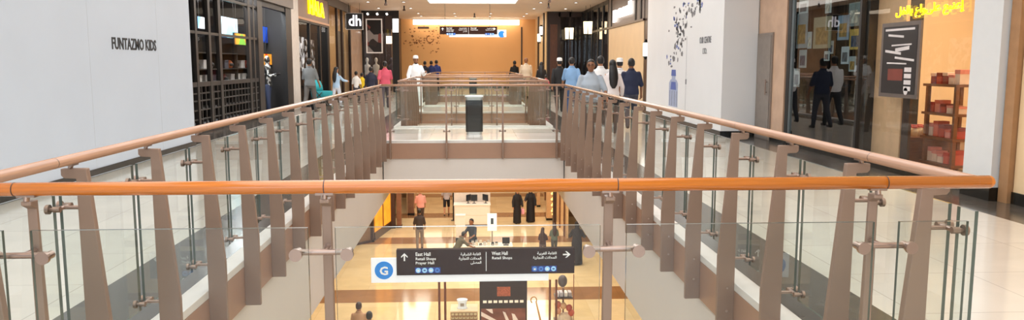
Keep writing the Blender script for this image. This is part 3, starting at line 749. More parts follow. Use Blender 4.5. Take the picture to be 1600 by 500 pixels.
for k, (a, b, c, d, hexc, nm, where) in enumerate(cards):
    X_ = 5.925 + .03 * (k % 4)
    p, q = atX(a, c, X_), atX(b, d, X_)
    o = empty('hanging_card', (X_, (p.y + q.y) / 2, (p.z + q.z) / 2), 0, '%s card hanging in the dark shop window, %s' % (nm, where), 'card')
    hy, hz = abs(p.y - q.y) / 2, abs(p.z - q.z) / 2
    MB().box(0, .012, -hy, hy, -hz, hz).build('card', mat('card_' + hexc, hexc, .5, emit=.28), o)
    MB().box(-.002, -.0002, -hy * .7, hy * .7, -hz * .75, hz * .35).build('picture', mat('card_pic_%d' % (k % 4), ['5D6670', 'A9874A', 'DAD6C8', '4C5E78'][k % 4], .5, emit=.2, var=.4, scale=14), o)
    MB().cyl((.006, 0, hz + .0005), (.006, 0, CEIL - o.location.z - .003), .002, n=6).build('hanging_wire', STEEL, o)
# clear bay with poster and sweets display
gs = shopfront('peach shop window with a framed dark poster and a red gift display', (WX, 11.68, 0), -PI / 2)
f = MB(); f.box(2.80, 2.86, .0, .06, .09, CEIL - .01); f.box(0, 2.8, 0, .05, 4.05, CEIL - .012)
f.build('frame', mat('tan_frame', 'B98D62', .4), gs); MB().box(0, 2.86, 0, .05, 0, .09).build('sill', BLACK, gs)
pane((0, 2.8, .02, .032, .09, 4.05), gs)
MB().box(0, .78, .25, .30, .0, 4.0).build('screen_panel', mat('peach_panel', 'D9B48C', .4), gs)
MB().box(.80, .98, .26, .30, .0, 1.25).build('dark_gap_panel', DARKBROWN, gs)
MB().box(.0, 2.75, .15, .35, 2.95, 3.1).build('header_bar', DARKBROWN, gs)
yl = empty('shop_sign', (5.84, 9.9, 2.2), 0, 'glowing yellow Arabic lettering on the peach shop window', 'sign')
text(arabic('إعنبع علىواع بالفل'), .2, 'sign_lettering', YELLOWLIT, (0, .78, -.02), ONRIGHT, yl, width=1.52, height=.17, extrude=.006, bold=.004)
ps = empty('poster', (5.84, 10.53, 1.565), 0, 'dark poster of white script in a grey frame on the peach shop window', 'poster')
MB().box(0, .025, -.49, .49, -.515, .515).build('frame', mat('grey_poster_frame', '6F6560', .35, metal=.3), ps)
MB().box(-.004, -.0003, -.43, .43, -.46, .46).build('print', mat('poster_black', '1C1618', .4), ps)
pm_ = MB(); rnd = random.Random(11)
for (a, b, z, h, sk_) in ((-.36, .38, .40, .03, 0), (-.1, .3, .30, .03, .03), (-.3, .2, .20, .02, -.01), (-.25, .1, .14, .05, -.03), (-.05, .36, .07, .035, .04), (-.38, .1, -.02, .03, .04), (-.2, .3, -.06, .02, .01)):
    pm_.prism([(-.0045, a, z), (-.0045, b, z + sk_), (-.0045, b, z + sk_ + h), (-.0045, a, z + h)], (-.001, 0, 0))
for k in range(4): pm_.box(-.0055, -.0045, -.33, -.16, -.16 - k * .085, -.10 - k * .085)
pm_.cyl((-.0045, -.22, -.42), (-.0055, -.22, -.42), .05, n=24)
pm_.build('white_print', mat('poster_white', 'D8D2D2', .5), ps)
MB().box(-.0052, -.0045, -.12, .26, -.28, -.12).build('red_print', mat('poster_red', '7A3426', .5), ps)
# display tower with gift boxes
dt = empty('display_tower', (6.75, 10.6, 0), 0, 'wooden display tower of shelves stacked with red gift boxes behind the peach window', 'display')
wd = mat('walnut_display', '7C5238', .35, var=.12, stretch=(1, 1, 8))
for z in (.10, .46, .80, 1.20): MB().box(-.28, .28, -.40, .38, z, z + .035).build('shelf_board', wd, dt)
for (x, y) in ((-.24, -.36), (.24, -.36), (-.24, .30), (.24, .30)): MB().box(x - .025, x + .025, y - .025, y + .025, 0, 1.2).build('upright', wd, dt)
gb = ['B5402C', 'D98A7A', '7E241C', 'C9604A', 'E4C8B0']
gnames = ['red', 'pink', 'dark red', 'coral', 'cream']
zn = {.135: 'lowest', .495: 'second', .835: 'third', 1.235: 'top'}
for z in zn:
    for k in range(5):
        y = 10.6 - .30 + k * .14
        ci = rnd.randrange(5); hgt = rnd.uniform(.10, .22)
        o = empty('gift_box', (6.62, y, z + .0005), 0, '%s gift box on the %s board of the display tower' % (gnames[ci], zn[z]), 'box', '%s gift boxes on the %s board of the tower' % (gnames[ci], zn[z]))
        MB().box(-.08, .08, -.055, .055, 0, hgt * .7).build('carton', mat('gift_' + gb[ci], gb[ci], .4, emit=.06), o, bev=.003)
        MB().box(-.084, .084, -.059, .059, hgt * .7 + .0005, hgt).build('lid', mat('gift_' + gb[(ci + 2) % 5], gb[(ci + 2) % 5], .4, emit=.06), o, bev=.003)
ct = empty('display_table', (6.7, 11.37, 0), 0, 'low brown display table of cream sweets behind the peach window', 'table')
MB().box(-.35, .35, -.32, .30, .40, .45).build('table_top', wd, ct, bev=.004); MB().box(-.32, .32, -.3, .28, .0, .399).build('base', wd, ct)
for k in range(12):
    o = empty('sweet_jar', (6.7 - .22 + .16 * (k % 3), 11.14 + .14 * (k // 3), .4505), 0, 'cream sweet jar on the low brown display table', 'jar', 'cream sweet jars on the low table')
    MB().erings([(0, 0, 0, .045, .045), (0, 0, .09, .05, .05), (0, 0, .11, .035, .035), (0, 0, .125, .035, .035)], 14).build('jar_body', mat('cream_jar', 'E6D2B0', .3), o, smooth=True)
    MB().cyl((0, 0, .1255), (0, 0, .15), .04, .038).build('lid', mat('gift_B5402C', 'B5402C', .4), o)

# ================================================================== CEILING AND WALL SMALL THINGS
dl = None
spots = [(s_ * x, y) for y in (12, 16, 20, 24, 28, 32, 36, 40) for s_ in (-1, 1) for x in (3.1, 4.7)] + [(x, 44 + 2.5 * k) for k in range(2) for x in (-3, -1, 1, 3)]
for (x, y) in spots:
    lb = 'small round downlight recessed in the pale ceiling'
    if dl is None:
        dl = empty('downlight', (x, y, CEIL), 0, lb, 'ceiling light', 'round ceiling downlights')
        MB().cyl((0, 0, -.02), (0, 0, -.0005), .09, n=20).build('rim', mat('brown_rim', '6A5040', .5), dl); MB().cyl((0, 0, -.026), (0, 0, -.0205), .06, n=20).build('lamp', WHITELIT, dl)
    else:
        c = copy_tree(dl); c.location = (x, y, CEIL)
for x, y in ((-3.3, 38.5), (3.5, 36.5), (3.2, 33.0), (-3.8, 35.0), (.1, 44.0)):
    side_ = 'left' if x < 0 else 'right'
    o = empty('ceiling_speaker', (x, y, CEIL), 0, 'small dark ceiling fitting %s' % {(-3.3): 'nearest the far left corner shop', 3.5: 'over the right walkway, farther one', 3.2: 'over the right walkway, nearer one', (-3.8): 'over the left walkway, nearer one', .1: 'in the middle above the farthest void end'}[x], 'ceiling fitting')
    MB().cyl((0, 0, -.16), (0, 0, -.0005), .035, n=12).build('stem', BLACK, o); MB().cyl((0, 0, -.24), (0, 0, -.161), .07, .06, n=16).build('head', mat('brown_fit', '4A342A', .5), o)
o = tag(MB().box(-.35, .35, -.03, 0, -.06, .06).build('wall_vent', DARKBROWN, None, (-3.1, YE - .001, 3.75)), 'short brown slot vent high on the left of the orange wall', 'vent')
# flock of brown shapes on the end wall
fk = MB(); rnd = random.Random(21)
for i in range(90):
    t = rnd.random(); px_ = 634 + 58 * t + rnd.gauss(0, 4); py_ = 58 + 14 * math.sin(t * 4) * .5 + rnd.gauss(0, 9)
    p = atY(px_, py_, YE - .002); r = rnd.uniform(.04, .13); an = rnd.random() * PI
    pts = [(p.x + r * math.cos(an + a) * q, YE - .0015, p.z + r * .6 * math.sin(an + a) * q) for a, q in ((0, 1), (1.2, .4), (2.2, 1), (3.5, .4), (4.6, .9), (5.4, .35))]
    fk.prism(pts, (0, -.006, 0))
for k in range(12): 
    a0, a1 = math.radians(100 + k * 22), math.radians(122 + k * 22); c = atY(672, 61, YE)
    fk.prism([(c.x + .25 * math.cos(a0), YE - .0015, c.z + .25 * math.sin(a0)), (c.x + .25 * math.cos(a1), YE - .0015, c.z + .25 * math.sin(a1)), (c.x + .19 * math.cos(a1), YE - .0015, c.z + .19 * math.sin(a1)), (c.x + .19 * math.cos(a0), YE - .0015, c.z + .19 * math.sin(a0))], (0, -.006, 0))
tag(fk.build('wall_decal', mat('decal_brown', '8A5A34', .5), None), 'flock of small brown flying shapes scattered on the orange end wall', 'wall decoration', kind='stuff')

# ================================================================== DIRECTION SIGNS
SIGNBLACK = mat('sign_dark_brown', '3B241D', .6, spec=.15); SIGNWHITE = mat('sign_white', 'F2F3F6', .35, emit=.55, var=0)
SIGNTXT = mat('sign_text_white', 'F4F2F0', .4, emit=.4, var=0); SIGNBLUE = mat('sign_blue', '1E84DC', .35, emit=.45, var=0); ICON = mat('icon_blue', '9FD0F6', .35, emit=.5, var=0); ICOND = mat('icon_dark_blue', '1B3F9A', .35, emit=.2)
def dsign(label, loc, mirror, legs, letter, W=3.02, H_=.44):
    o = empty('direction_sign', loc, 0, label, 'sign')
    hw = W / 2
    MB().box(-hw, hw, -.06, .06, -H_, 0).build('dark_board', SIGNBLACK, o, bev=.004)
    m = -1 if mirror else 1
    wb = MB()
    a, b = sorted((m * (-hw - .43), m * (hw - .44))); wb.box(a, b, -.03, .03, -H_ - .13, -H_ - .0005)
    a, b = sorted((m * (-hw - .43), m * (-hw - .0005))); wb.box(a, b, -.03, .03, -H_ - .0004, -.15)
    wb.build('white_board', SIGNWHITE, o)
    gx = m * (-hw - .215)
    MB().cyl((gx, -.031, -.355), (gx, -.036, -.355), .155, n=40).build('blue_disc', SIGNBLUE, o)
    text(letter, .2, 'lettering', SIGNTXT, (gx - .075, -.0365, -.43), FRONT, o, width=.14, height=.15, bold=.006, extrude=.002)
    y = -.0605
    def T(s, x, z, w_, al='l', h=.062): text(s, .07, 'lettering', SIGNTXT, (x, y, z), FRONT, o, width=w_, height=h, extrude=.001, bold=.001)
    l1, l2 = -hw + .32, .10
    T('East Hall', l1, -.105, .25); T('Retail Shops', l1, -.178, .34); T('Prayer Hall', l1, -.25, .31)
    T(arabic('القاعة الشرقية'), -.43, -.105, .34); T(arabic('المحلات التجارية'), -.46, -.178, .38); T(arabic('المصلى'), -.26, -.25, .18)
    T('West Hall', l2, -.105, .27); T('Retail Shops', l2, -.178, .34)
    T(arabic('القاعة الغربية'), .87, -.105, .33); T(arabic('المحلات التجارية'), .80, -.178, .40)
    MB().box(-.002, .008, y - .002, y + .0004, -.38, -.05).build('divider', SIGNTXT, o)
    ar = MB(); x = -hw + .135
    ar.box(x - .012, x + .012, y - .003, y + .0004, -.19, -.09); ar.prism([(x - .055, y, -.11), (x, y, -.055), (x + .055, y, -.11), (x + .055, y, -.135), (x, y, -.085), (x - .055, y, -.135)], (0, -.003, 0))
    ar.build('arrow_up', SIGNTXT, o)
    ar = MB(); x = hw - .135; zc = -.11
    ar.box(x - .065, x + .03, y - .003, y + .0004, zc - .012, zc + .012); ar.prism([(x, y, zc + .055), (x + .065, y, zc), (x, y, zc - .055), (x - .025, y, zc - .055), (x + .03, y, zc), (x - .025, y, zc + .055)], (0, -.003, 0))
    ar.build('arrow_right', SIGNTXT, o)
    for xs_ in (-hw + .365, .83):
        st = MB().box(xs_ - .055, xs_ + .375, y - .001, y + .0004, -.405, -.305).build('icon_strip', ICOND, o)
        for k in range(4):
            c = MB().cyl((xs_ + k * .107, y - .002, -.355), (xs_ + k * .107, y - .005, -.355), .043, n=20).build('icon', ICON if (k < 3 if xs_ < 0 else k > 1) else mat('icon_mid_blue', '4F86D8', .35, emit=.3), o)
            MB().box(xs_ + k * .107 - .018, xs_ + k * .107 + .018, y - .0062, y - .0052, -.375 + .008 * (k % 2), -.345).build('pictogram', ICOND if k % 2 else SIGNTXT, c)
    if legs:
        for lx in (-.80, -.70, 1.10, 1.21):
            MB().cyl((lx, .02, GZ - loc[2]), (lx, .02, -H_ - .131), .02, n=12).build('leg', mat('copper_post', '9A5A3A', .35, metal=.4), o)
        MB().box(-.9, -.6, -.12, .16, GZ - loc[2], GZ - loc[2] + .02).box(1.0, 1.31, -.12, .16, GZ - loc[2], GZ - loc[2] + .02).build('foot_plate', DARKM, o)
    else:
        for lx in (-1.1, 1.0): MB().cyl((lx, 0, .0), (lx, 0, CEIL - loc[2] - .001), .008, n=8).build('hanging_rod', BLACK, o)
    return o
dsign('brown direction sign with a white strip and blue G disc above the ground floor', (.20, 13, -1.60), False, True, 'G')
dsign('distant black direction sign with white strip and blue disc, hanging from the ceiling', (-.20, 37.3, 3.24), True, False, '1', 2.70, .36)

# ================================================================== GROUND FLOOR
def gfloor(y0, y1, m): sbox('floor', -12, 12, y0, y1, GZ - .1, GZ, m)
edges = [(-2, 24.5, GOLD), (24.5, 25.95, GOLDBAND), (25.95, 32.7, GOLD), (32.7, 33.95, GOLDBAND), (33.95, 38.3, GOLD), (38.3, 39.5, GOLDBAND), (39.5, 44.3, GOLD), (44.3, 45.5, GOLDBAND), (45.5, 62, GOLD)]
for a, b, m in edges: gfloor(a, b, m)
LOWALL = mat('warm_ground_floor_wall', 'D8B58C', .5, var=.04)
sbox('wall_ground_far', -12, 12, 60, 60.2, GZ, -1.2, LOWALL)
sbox('wall_ground_left', -12.1, -12, -2, 60, GZ, -1.2, LOWALL)
sbox('wall_ground_right', 12, 12.1, -2, 60, GZ, -1.2, LOWALL)
sbox('wall_ground_left', -12, -3.3, 46.5, 46.7, GZ, -1.2, LOWALL)
sbox('wall_ground_right', 3.6, 12, 46.5, 46.7, GZ, -1.2, LOWALL)
COLB = mat('brown_marble_column', '7C5640', .25, var=.15, scale=4); COLD = mat('dark_brown_column', '3E2820', .3)
COLG = mat('beige_column', 'CFA77C', .3, var=.05)
def column(x0, y, w_, m, label, d=.35):
    o = empty('column', (x0 + w_ / 2, y, GZ), 0, label, 'column')
    MB().box(-w_ / 2, w_ / 2, 0, d, .1, -1.203 - GZ).build('shaft', m, o, bev=.01); MB().box(-w_ / 2 - .02, w_ / 2 + .02, -.02, d + .02, 0, .099).build('plinth', BLACKBASE, o)
column(-4.40, 33.1, .10, COLD, 'thin dark post of the ground floor left shop, beside the orange glass')
column(-3.86, 35.9, .20, COLD, 'dark ground floor column left, right of the orange glass shop')
column(-3.60, 36.0, .22, COLB, 'reddish brown ground floor column left, beside the dark one')
column(-3.32, 39.0, .30, COLB, 'brown ground floor column at the far left behind the person in pink')
column(3.38, 41.0, .16, COLG, 'slim beige ground floor column on the far right')
column(3.55, 37.4, .36, COLG, 'broad beige ground floor column on the right behind the two robed figures')
column(3.44, 33.2, .14, COLD, 'thin dark ground floor post right, beside the golden lights')
gf = empty('shopfront', (-4.3, 33.4, GZ), math.atan2(2.9, .52), 'glowing orange glass shopfront on the ground floor, left', 'shopfront')
MB().box(.1, 2.55, 0, .04, .35, 3.6).build('orange_panel', mat('orange_glow', 'E8962A', .35, emit=.75, var=.2, scale=2), gf)
MB().box(0, 2.6, -.03, .08, 0, .34).box(0, 2.6, -.03, .08, 3.61, 3.8).box(1.25, 1.3, -.03, -.001, .341, 3.6).build('frame', COLD, gf)
MB().box(0, 2.6, -.02, .08, 3.801, 4.89).build('fascia', LOWALL, gf)
gb_ = empty('shopfront', (-6.9, 30.6, GZ), math.atan2(2.5, 2.5), 'brown glass shopfront on the ground floor, nearer left', 'shopfront')
MB().box(0, 3.5, 0, .03, .1, 3.4).build('glass_pane', mat('brown_glass', '7A6350', .08), gb_)
fm = MB(); [fm.box(x, x + .06, -.03, .06, .1, 3.4) for x in (-.06, 1.1, 2.3, 3.5)]; fm.box(-.06, 3.56, -.03, .06, 0, .099); fm.box(-.06, 3.56, -.03, .06, 3.401, 4.89); fm.build('frame', COLD, gb_)
sbox('wall_ground_left', -3.42, -3.32, 39.4, 46.5, GZ, -1.2, LOWALL)
gr = empty('shopfront', (4.08, 33.4, GZ), PI / 2, 'pale shopfront with gold lights on the ground floor, right', 'shopfront')
MB().box(0, 13, -.05, .05, 0, 4.89).build('wall_panel', mat('pale_shop_panel', 'DDBB8E', .35), gr)
for x in (.4, 2.2, 4.6, 7.0, 9.6): MB().box(x, x + .1, .051, .12, 0, 3.6).build('mullion', COLB, gr)
ch = empty('wall_lamp', (3.60, 34.3, GZ + 1.9), 0, 'tall cascade of golden glowing beads beside the ground floor shop', 'lamp')
m_ = MB(); rnd = random.Random(2)
for k in range(26): m_.ell((-.06 + .05 * math.sin(k * 2.1), .05 * math.cos(k * 1.7), -1.0 + k * .085), .05, .05, .05, 10, 6)
m_.build('glowing_beads', mat('gold_glow', 'FFD070', .4, emit=2.6, var=0), ch, smooth=True); MB().cyl((0, 0, -1.1), (0, 0, 1.3), .015, n=8).box(-.01, .1, -.03, .03, 1.28, 1.34).build('rod', COLD, ch)
# white counter and things on it
KW = mat('white_lacquer', 'EFE8DE', .3, var=.01); KG = mat('grey_line', 'A69C92', .4)
wc = empty('kiosk_counter', (-.05, 36.6, GZ), 0, 'long white service counter with drawer lines, ground floor centre', 'counter')
MB().box(-.86, .80, -.35, .35, .06, .98).build('body', KW, wc, bev=.01); MB().box(-.90, .84, -.39, .39, .981, 1.02).build('counter_top', KW, wc, bev=.008)
MB().box(-.82, .76, -.31, .31, 0, .059).build('plinth', BLACK, wc)
MB().box(-.5, .72, -.366, -.351, .52, .86).build('drawer', KW, wc, bev=.004); MB().box(-.5, .72, -.366, -.351, .14, .48).build('drawer', KW, wc, bev=.004)
MB().box(-.9, .84, .55, .75, .0, 1.75).build('back_panel', mat('grey_white_panel', 'D8CFC6', .4), wc)
def monitor(loc, rz, label, w_=.42):
    o = empty('monitor', loc, rz, label, 'monitor')
    MB().box(-w_ / 2, w_ / 2, -.015, .015, .12, .42).build('screen_case', BLACK, o, bev=.004); MB().box(-w_ / 2 + .015, w_ / 2 - .015, -.0165, -.0152, .135, .405).build('screen', mat('screen_dark_blue', '28303A', .2), o)
    MB().box(-.02, .02, .0155, .035, .01, .25).box(-.09, .09, -.05, .07, 0, .009).build('stand', BLACK, o)
monitor((-.25, 36.65, GZ + 1.0205), .9, 'slim black monitor at the left of the white service counter', .34)
monitor((.02, 36.6, GZ + 1.0205), 0, 'black monitor in the middle of the white service counter', .3)
monitor((.55, 36.65, GZ + 1.0205), -.9, 'tilted black monitor at the right end of the white service counter', .4)
MB_ = empty('black_column_stand', (-.95, 37.6, GZ), 0, 'thin tall black stand just left of the white service counter', 'stand')
MB().box(-.08, .08, -.05, .05, .02, 1.9).build('upright', BLACK, MB_); MB().box(-.16, .16, -.12, .12, 0, .019).build('base', BLACK, MB_)
pod = empty('podium', (-.58, 33.4, GZ), 0, 'white box podium in front of the white service counter', 'podium')
MB().box(-.2, .2, -.18, .18, .04, 1.08).build('body', KW, pod, bev=.006); MB().box(-.22, .22, -.2, .2, 1.081, 1.11).build('top', KW, pod, bev=.004); MB().box(-.18, .18, -.16, .16, 0, .039).build('plinth', KG, pod)
tb = empty('tablet_poster_stand', (.77, 32.6, GZ), 0, 'white upright display board picturing a dark phone, beside the white counter', 'sign')
MB().box(-.20, .20, -.02, .02, .55, 1.30).build('board', mat('white_lit_board', 'FAFAFA', .3, emit=.35, var=0), tb); MB().box(-.06, .06, -.024, -.0205, .84, 1.10).build('phone_picture', mat('phone_grey', '4A5866', .3), tb)
MB().cyl((0, 0, .02), (0, 0, .549), .03, n=12).cyl((0, 0, 0), (0, 0, .0195), .2, n=24).build('stand', KG, tb)
fc = empty('display_counter', (.42, 28.9, GZ), 0, 'front display counter crowded with small goods, behind the direction sign', 'counter')
MB().box(-1.15, 1.0, -.3, .3, .05, .80).build('body', KW, fc, bev=.01); MB().box(-1.18, 1.03, -.33, .33, .801, .83).build('counter_top', KW, fc, bev=.005); MB().box(-1.1, .95, -.26, .26, 0, .049).build('plinth', BLACK, fc)
rnd = random.Random(9)
for k in range(16):
    x = .42 - .62 + (k % 8) * .15; y = 28.75 + .18 * (k // 8); nmz = [('dark', '2A2624'), ('silver', 'B8B2AC'), ('cream', 'D8CAB4')][k % 3]
    o = empty('goods_packet', (x, y, GZ + .8305), rnd.uniform(-.4, .4), '%s packet on the front display counter' % nmz[0], 'packet', '%s packets on the front display counter' % nmz[0])
    h = rnd.uniform(.06, .2)
    MB().prism([(-.05, -.025, 0), (.05, -.025, 0), (.055, -.02, h * .5), (.045, -.012, h), (-.045, -.012, h), (-.055, -.02, h * .5)], (0, .04, 0)).build('pouch', mat('pk_' + nmz[1], nmz[1], .35), o, bev=.003)
    MB().box(-.03, .03, -.029, -.0255, h * .25, h * .45).build('label_patch', mat('pk_label', 'E8E0D4', .5), o)
for x, lb in ((-.55, 'left'), (1.2, 'right')):
    o = empty('card_machine', (x, 28.75, GZ + .8305), 0, 'small black till terminal at the %s of the front display counter' % lb, 'till')
    MB().box(-.14, .14, -.02, .02, .06, .30).build('screen', BLACK, o, bev=.006); MB().box(-.10, .10, -.08, .08, 0, .03).box(-.02, .02, -.0, .02, .03, .06).build('base', mat('till_grey', '5A5A5E', .4), o)
# dark display panel
kp = empty('advertising_board', (.78, 20.4, GZ), 0, 'dark brown advertising panel with an orange square and shoe picture', 'advert')
MB().box(-.64, .64, 0, .30, .05, 2.05).build('casing', mat('advert_brown', '2C1A14', .35), kp, bev=.008); MB().box(-.6, .6, .02, .28, 0, .049).build('plinth', BLACK, kp)
MB().box(-.17, .19, -.008, -.0005, 1.40, 1.66).build('orange_square', mat('advert_orange', 'A8583A', .5, emit=.12, scale=30, var=.3), kp)
for k in range(8):
    MB().box(-.55 + k * .142, -.55 + k * .142 + .10, -.008, -.0005, 1.215, 1.285).build('price_card', mat('price_white', 'F8EEE2', .4, emit=.9 if k in (3, 4) else .25), kp)
MB().box(-.60, .60, -.006, -.0005, .45, 1.06).build('picture', mat('advert_picture_brown', '6A3A2A', .4, color2='8E5240', scale=3, emit=.05), kp)
sm_ = MB()
sm_.prism([(-.60, -.0065, .98), (-.60, -.0065, .86), (.1, -.0065, .50), (.22, -.0065, .50)], (0, -.003, 0)); sm_.prism([(-.48, -.010, 1.05), (-.30, -.010, 1.05), (-.28, -.010, .92), (-.33, -.010, .94)], (0, -.003, 0))
sm_.prism([(-.02, -.0065, .98), (.05, -.0065, .95), (.16, -.0065, .72), (.06, -.0065, .74)], (0, -.003, 0)); sm_.prism([(.22, -.0065, .92), (.30, -.0065, .90), (.44, -.0065, .66), (.26, -.0065, .70), (.24, -.0065, .84)], (0, -.003, 0))
sm_.build('picture_highlight', mat('advert_highlight', 'E8D8D0', .4, emit=.2), kp)
# cream lattice podium with white box
lp = empty('lattice_podium', (-.28, 20.6, GZ), 0, 'cream lattice-sided display podium at the bottom of the view', 'podium')
MB().box(-.33, .33, -.28, .28, .03, .98).build('core', mat('lattice_core', 'F2E2B8', .5, emit=.15), lp)
la = MB(); nn = 7
for k in range(nn + 1):
    x = -.35 + .7 * k / nn; la.box(x - .012, x + .012, -.31, -.281, .0, 1.0)
for k in range(11): la.box(-.35, .35, -.311, -.282, .0 + k * .098, .03 + k * .098)
for k in range(7):
    for j in range(9): la.cyl((-.30 + k * .1, -.312, .08 + j * .1), (-.30 + k * .1, -.325, .08 + j * .1), .022, n=10)
la.build('lattice_screen', mat('lattice_tan', '9C7A54', .5), lp)
MB().box(-.37, .37, -.33, .31, 1.001, 1.04).build('top', mat('lattice_top', 'E0C8A4', .4), lp, bev=.005)
wb = empty('white_basket', (-.33, 20.55, GZ + 1.0405), 0, 'small glossy white tapered basket on the cream lattice podium', 'basket')
MB().erings([(0, 0, 0, .15, .12), (0, 0, .02, .12, .10), (0, 0, .13, .11, .09), (0, 0, .24, .15, .12), (0, 0, .25, .14, .11), (0, 0, .15, .09, .08)], 24).build('bowl', mat('gloss_white', 'E8F0FA', .15, emit=.15), wb, smooth=True)
MB().box(-.05, .05, -.112, -.1, .08, .16).build('badge', KG, wb)
hk = empty('hook_stand', (1.66, 20.4, GZ), 0, 'leaning tan pole with a curled hook top, right of the dark panel', 'stand')
m_ = MB().cyl((.28, 0, .02), (0, 0, 1.25), .035, .02, n=12)
for k in range(9):
    a0, a1 = math.radians(-20 + k * 28), math.radians(8 + k * 28)
    m_.limb((-.06 + .08 * math.cos(a0), 0, 1.28 + .09 * math.sin(a0)), (-.06 + .08 * math.cos(a1), 0, 1.28 + .09 * math.sin(a1)), .016, .016, 10)
m_.build('pole', mat('tan_pole', 'C9955F', .4), hk, smooth=True); MB().cyl((.28, 0, 0), (.28, 0, .0195), .16, n=24).cyl((.2, 0, .02), (-.08, 0, .62), .012, n=8).build('foot', COLD, hk)
# cluttered stand on the right
cs_ = empty('merchandise_stand', (2.42, 20.6, GZ), 0, 'merchandise stand with grey dome, red packets and a big cream bag', 'display')
MB().cyl((0, 0, .02), (0, 0, 1.55), .025, n=12).cyl((0, 0, 0), (0, 0, .0195), .26, n=24).build('pole', COLB, cs_)
MB().ell((-.02, 0, 1.74), .13, .13, .17, 18, 10).build('dome', mat('dome_grey', '5A5052', .4), cs_, smooth=True)
MB().box(-.24, .24, -.2, .2, 1.30, 1.34).build('tray', mat('tray_dark', '3A2A22', .4), cs_)
MB().box(-.24, .24, -.2, .2, .62, .66).build('tray', mat('tray_dark', '3A2A22', .4), cs_)
for k, (x, c) in enumerate(((-.17, 'E8E2EA'), (-.06, 'C8C4D0'), (.06, 'F0EAE8'), (.17, 'B0A8AE'))): MB().box(x - .045, x + .045, -.15, .1, 1.3405, 1.46).build('packet', mat('mp_' + c, c, .4), cs_, bev=.01)
for k, (x, z, c) in enumerate(((-.15, 1.10, 'C86A4A'), (.0, 1.06, 'E0B48A'), (.16, 1.0, 'B8503A'), (-.14, .92, 'D89A78'), (.22, .86, 'C4583E'))): MB().ell((x, -.05, z), .09, .09, .10, 14, 8).build('packet', mat('mp_' + c, c, .4), cs_, smooth=True)
MB().erings([(.04, 0, .25, .2, .16), (.04, 0, .4, .25, .2), (.04, 0, .6, .24, .19), (.05, 0, .8, .17, .13), (.05, 0, .86, .08, .06)], 20).build('cream_bag', mat('cream_bag', 'DCC8AE', .6, var=.15, scale=12), cs_, smooth=True)
MB().cyl((.30, .1, .0), (.30, .1, 1.9), .012, n=8).build('side_rod', mat('copper_post', '9A5A3A', .35, metal=.4), cs_)

# ================================================================== PEOPLE
SKIN = {'tan': mat('skin_tan', 'B98462', .5, var=.03), 'brown': mat('skin_brown', '8E5F42', .5, var=.03), 'light': mat('skin_light', 'D6A588', .5, var=.03)}
def cloth(c, r=.75): return mat('cloth_' + c, c, r, var=.03, scale=10, bump=.1)
HAIRM = mat('hair_black', '16110F', .45, var=.2, scale=30); HAIRB = mat('hair_dark_brown', '3A241A', .45, var=.2, scale=30)
def fuse(mb, name, m, parent, voxel, smooth_it=4, label=None):
    """several overlapping closed pieces become one continuous skin"""
    me = bpy.data.meshes.new('tmp'); me.from_pydata(mb.v, [], mb.f); me.update()
    bm = bmesh.new(); bm.from_mesh(me); bmesh.ops.recalc_face_normals(bm, faces=bm.faces); bm.to_mesh(me); bm.free()
    o = bpy.data.objects.new('tmp', me); col.objects.link(o)
    r = o.modifiers.new('r', 'REMESH'); r.mode = 'VOXEL'; r.voxel_size = voxel; r.use_smooth_shade = True
    s_ = o.modifiers.new('s', 'SMOOTH'); s_.factor = .5; s_.iterations = smooth_it
    dg = bpy.context.evaluated_depsgraph_get(); dg.update()
    nm = bpy.data.meshes.new_from_object(o.evaluated_get(dg)); nm.name = name
    bpy.data.objects.remove(o); bpy.data.meshes.remove(me)
    nm.materials.clear(); nm.materials.append(m)
    nm.polygons.foreach_set('use_smooth', [True] * len(nm.polygons))
    q = bpy.data.objects.new(name, nm); col.objects.link(q); q.parent = parent
    if label: q['label'] = label
    return q
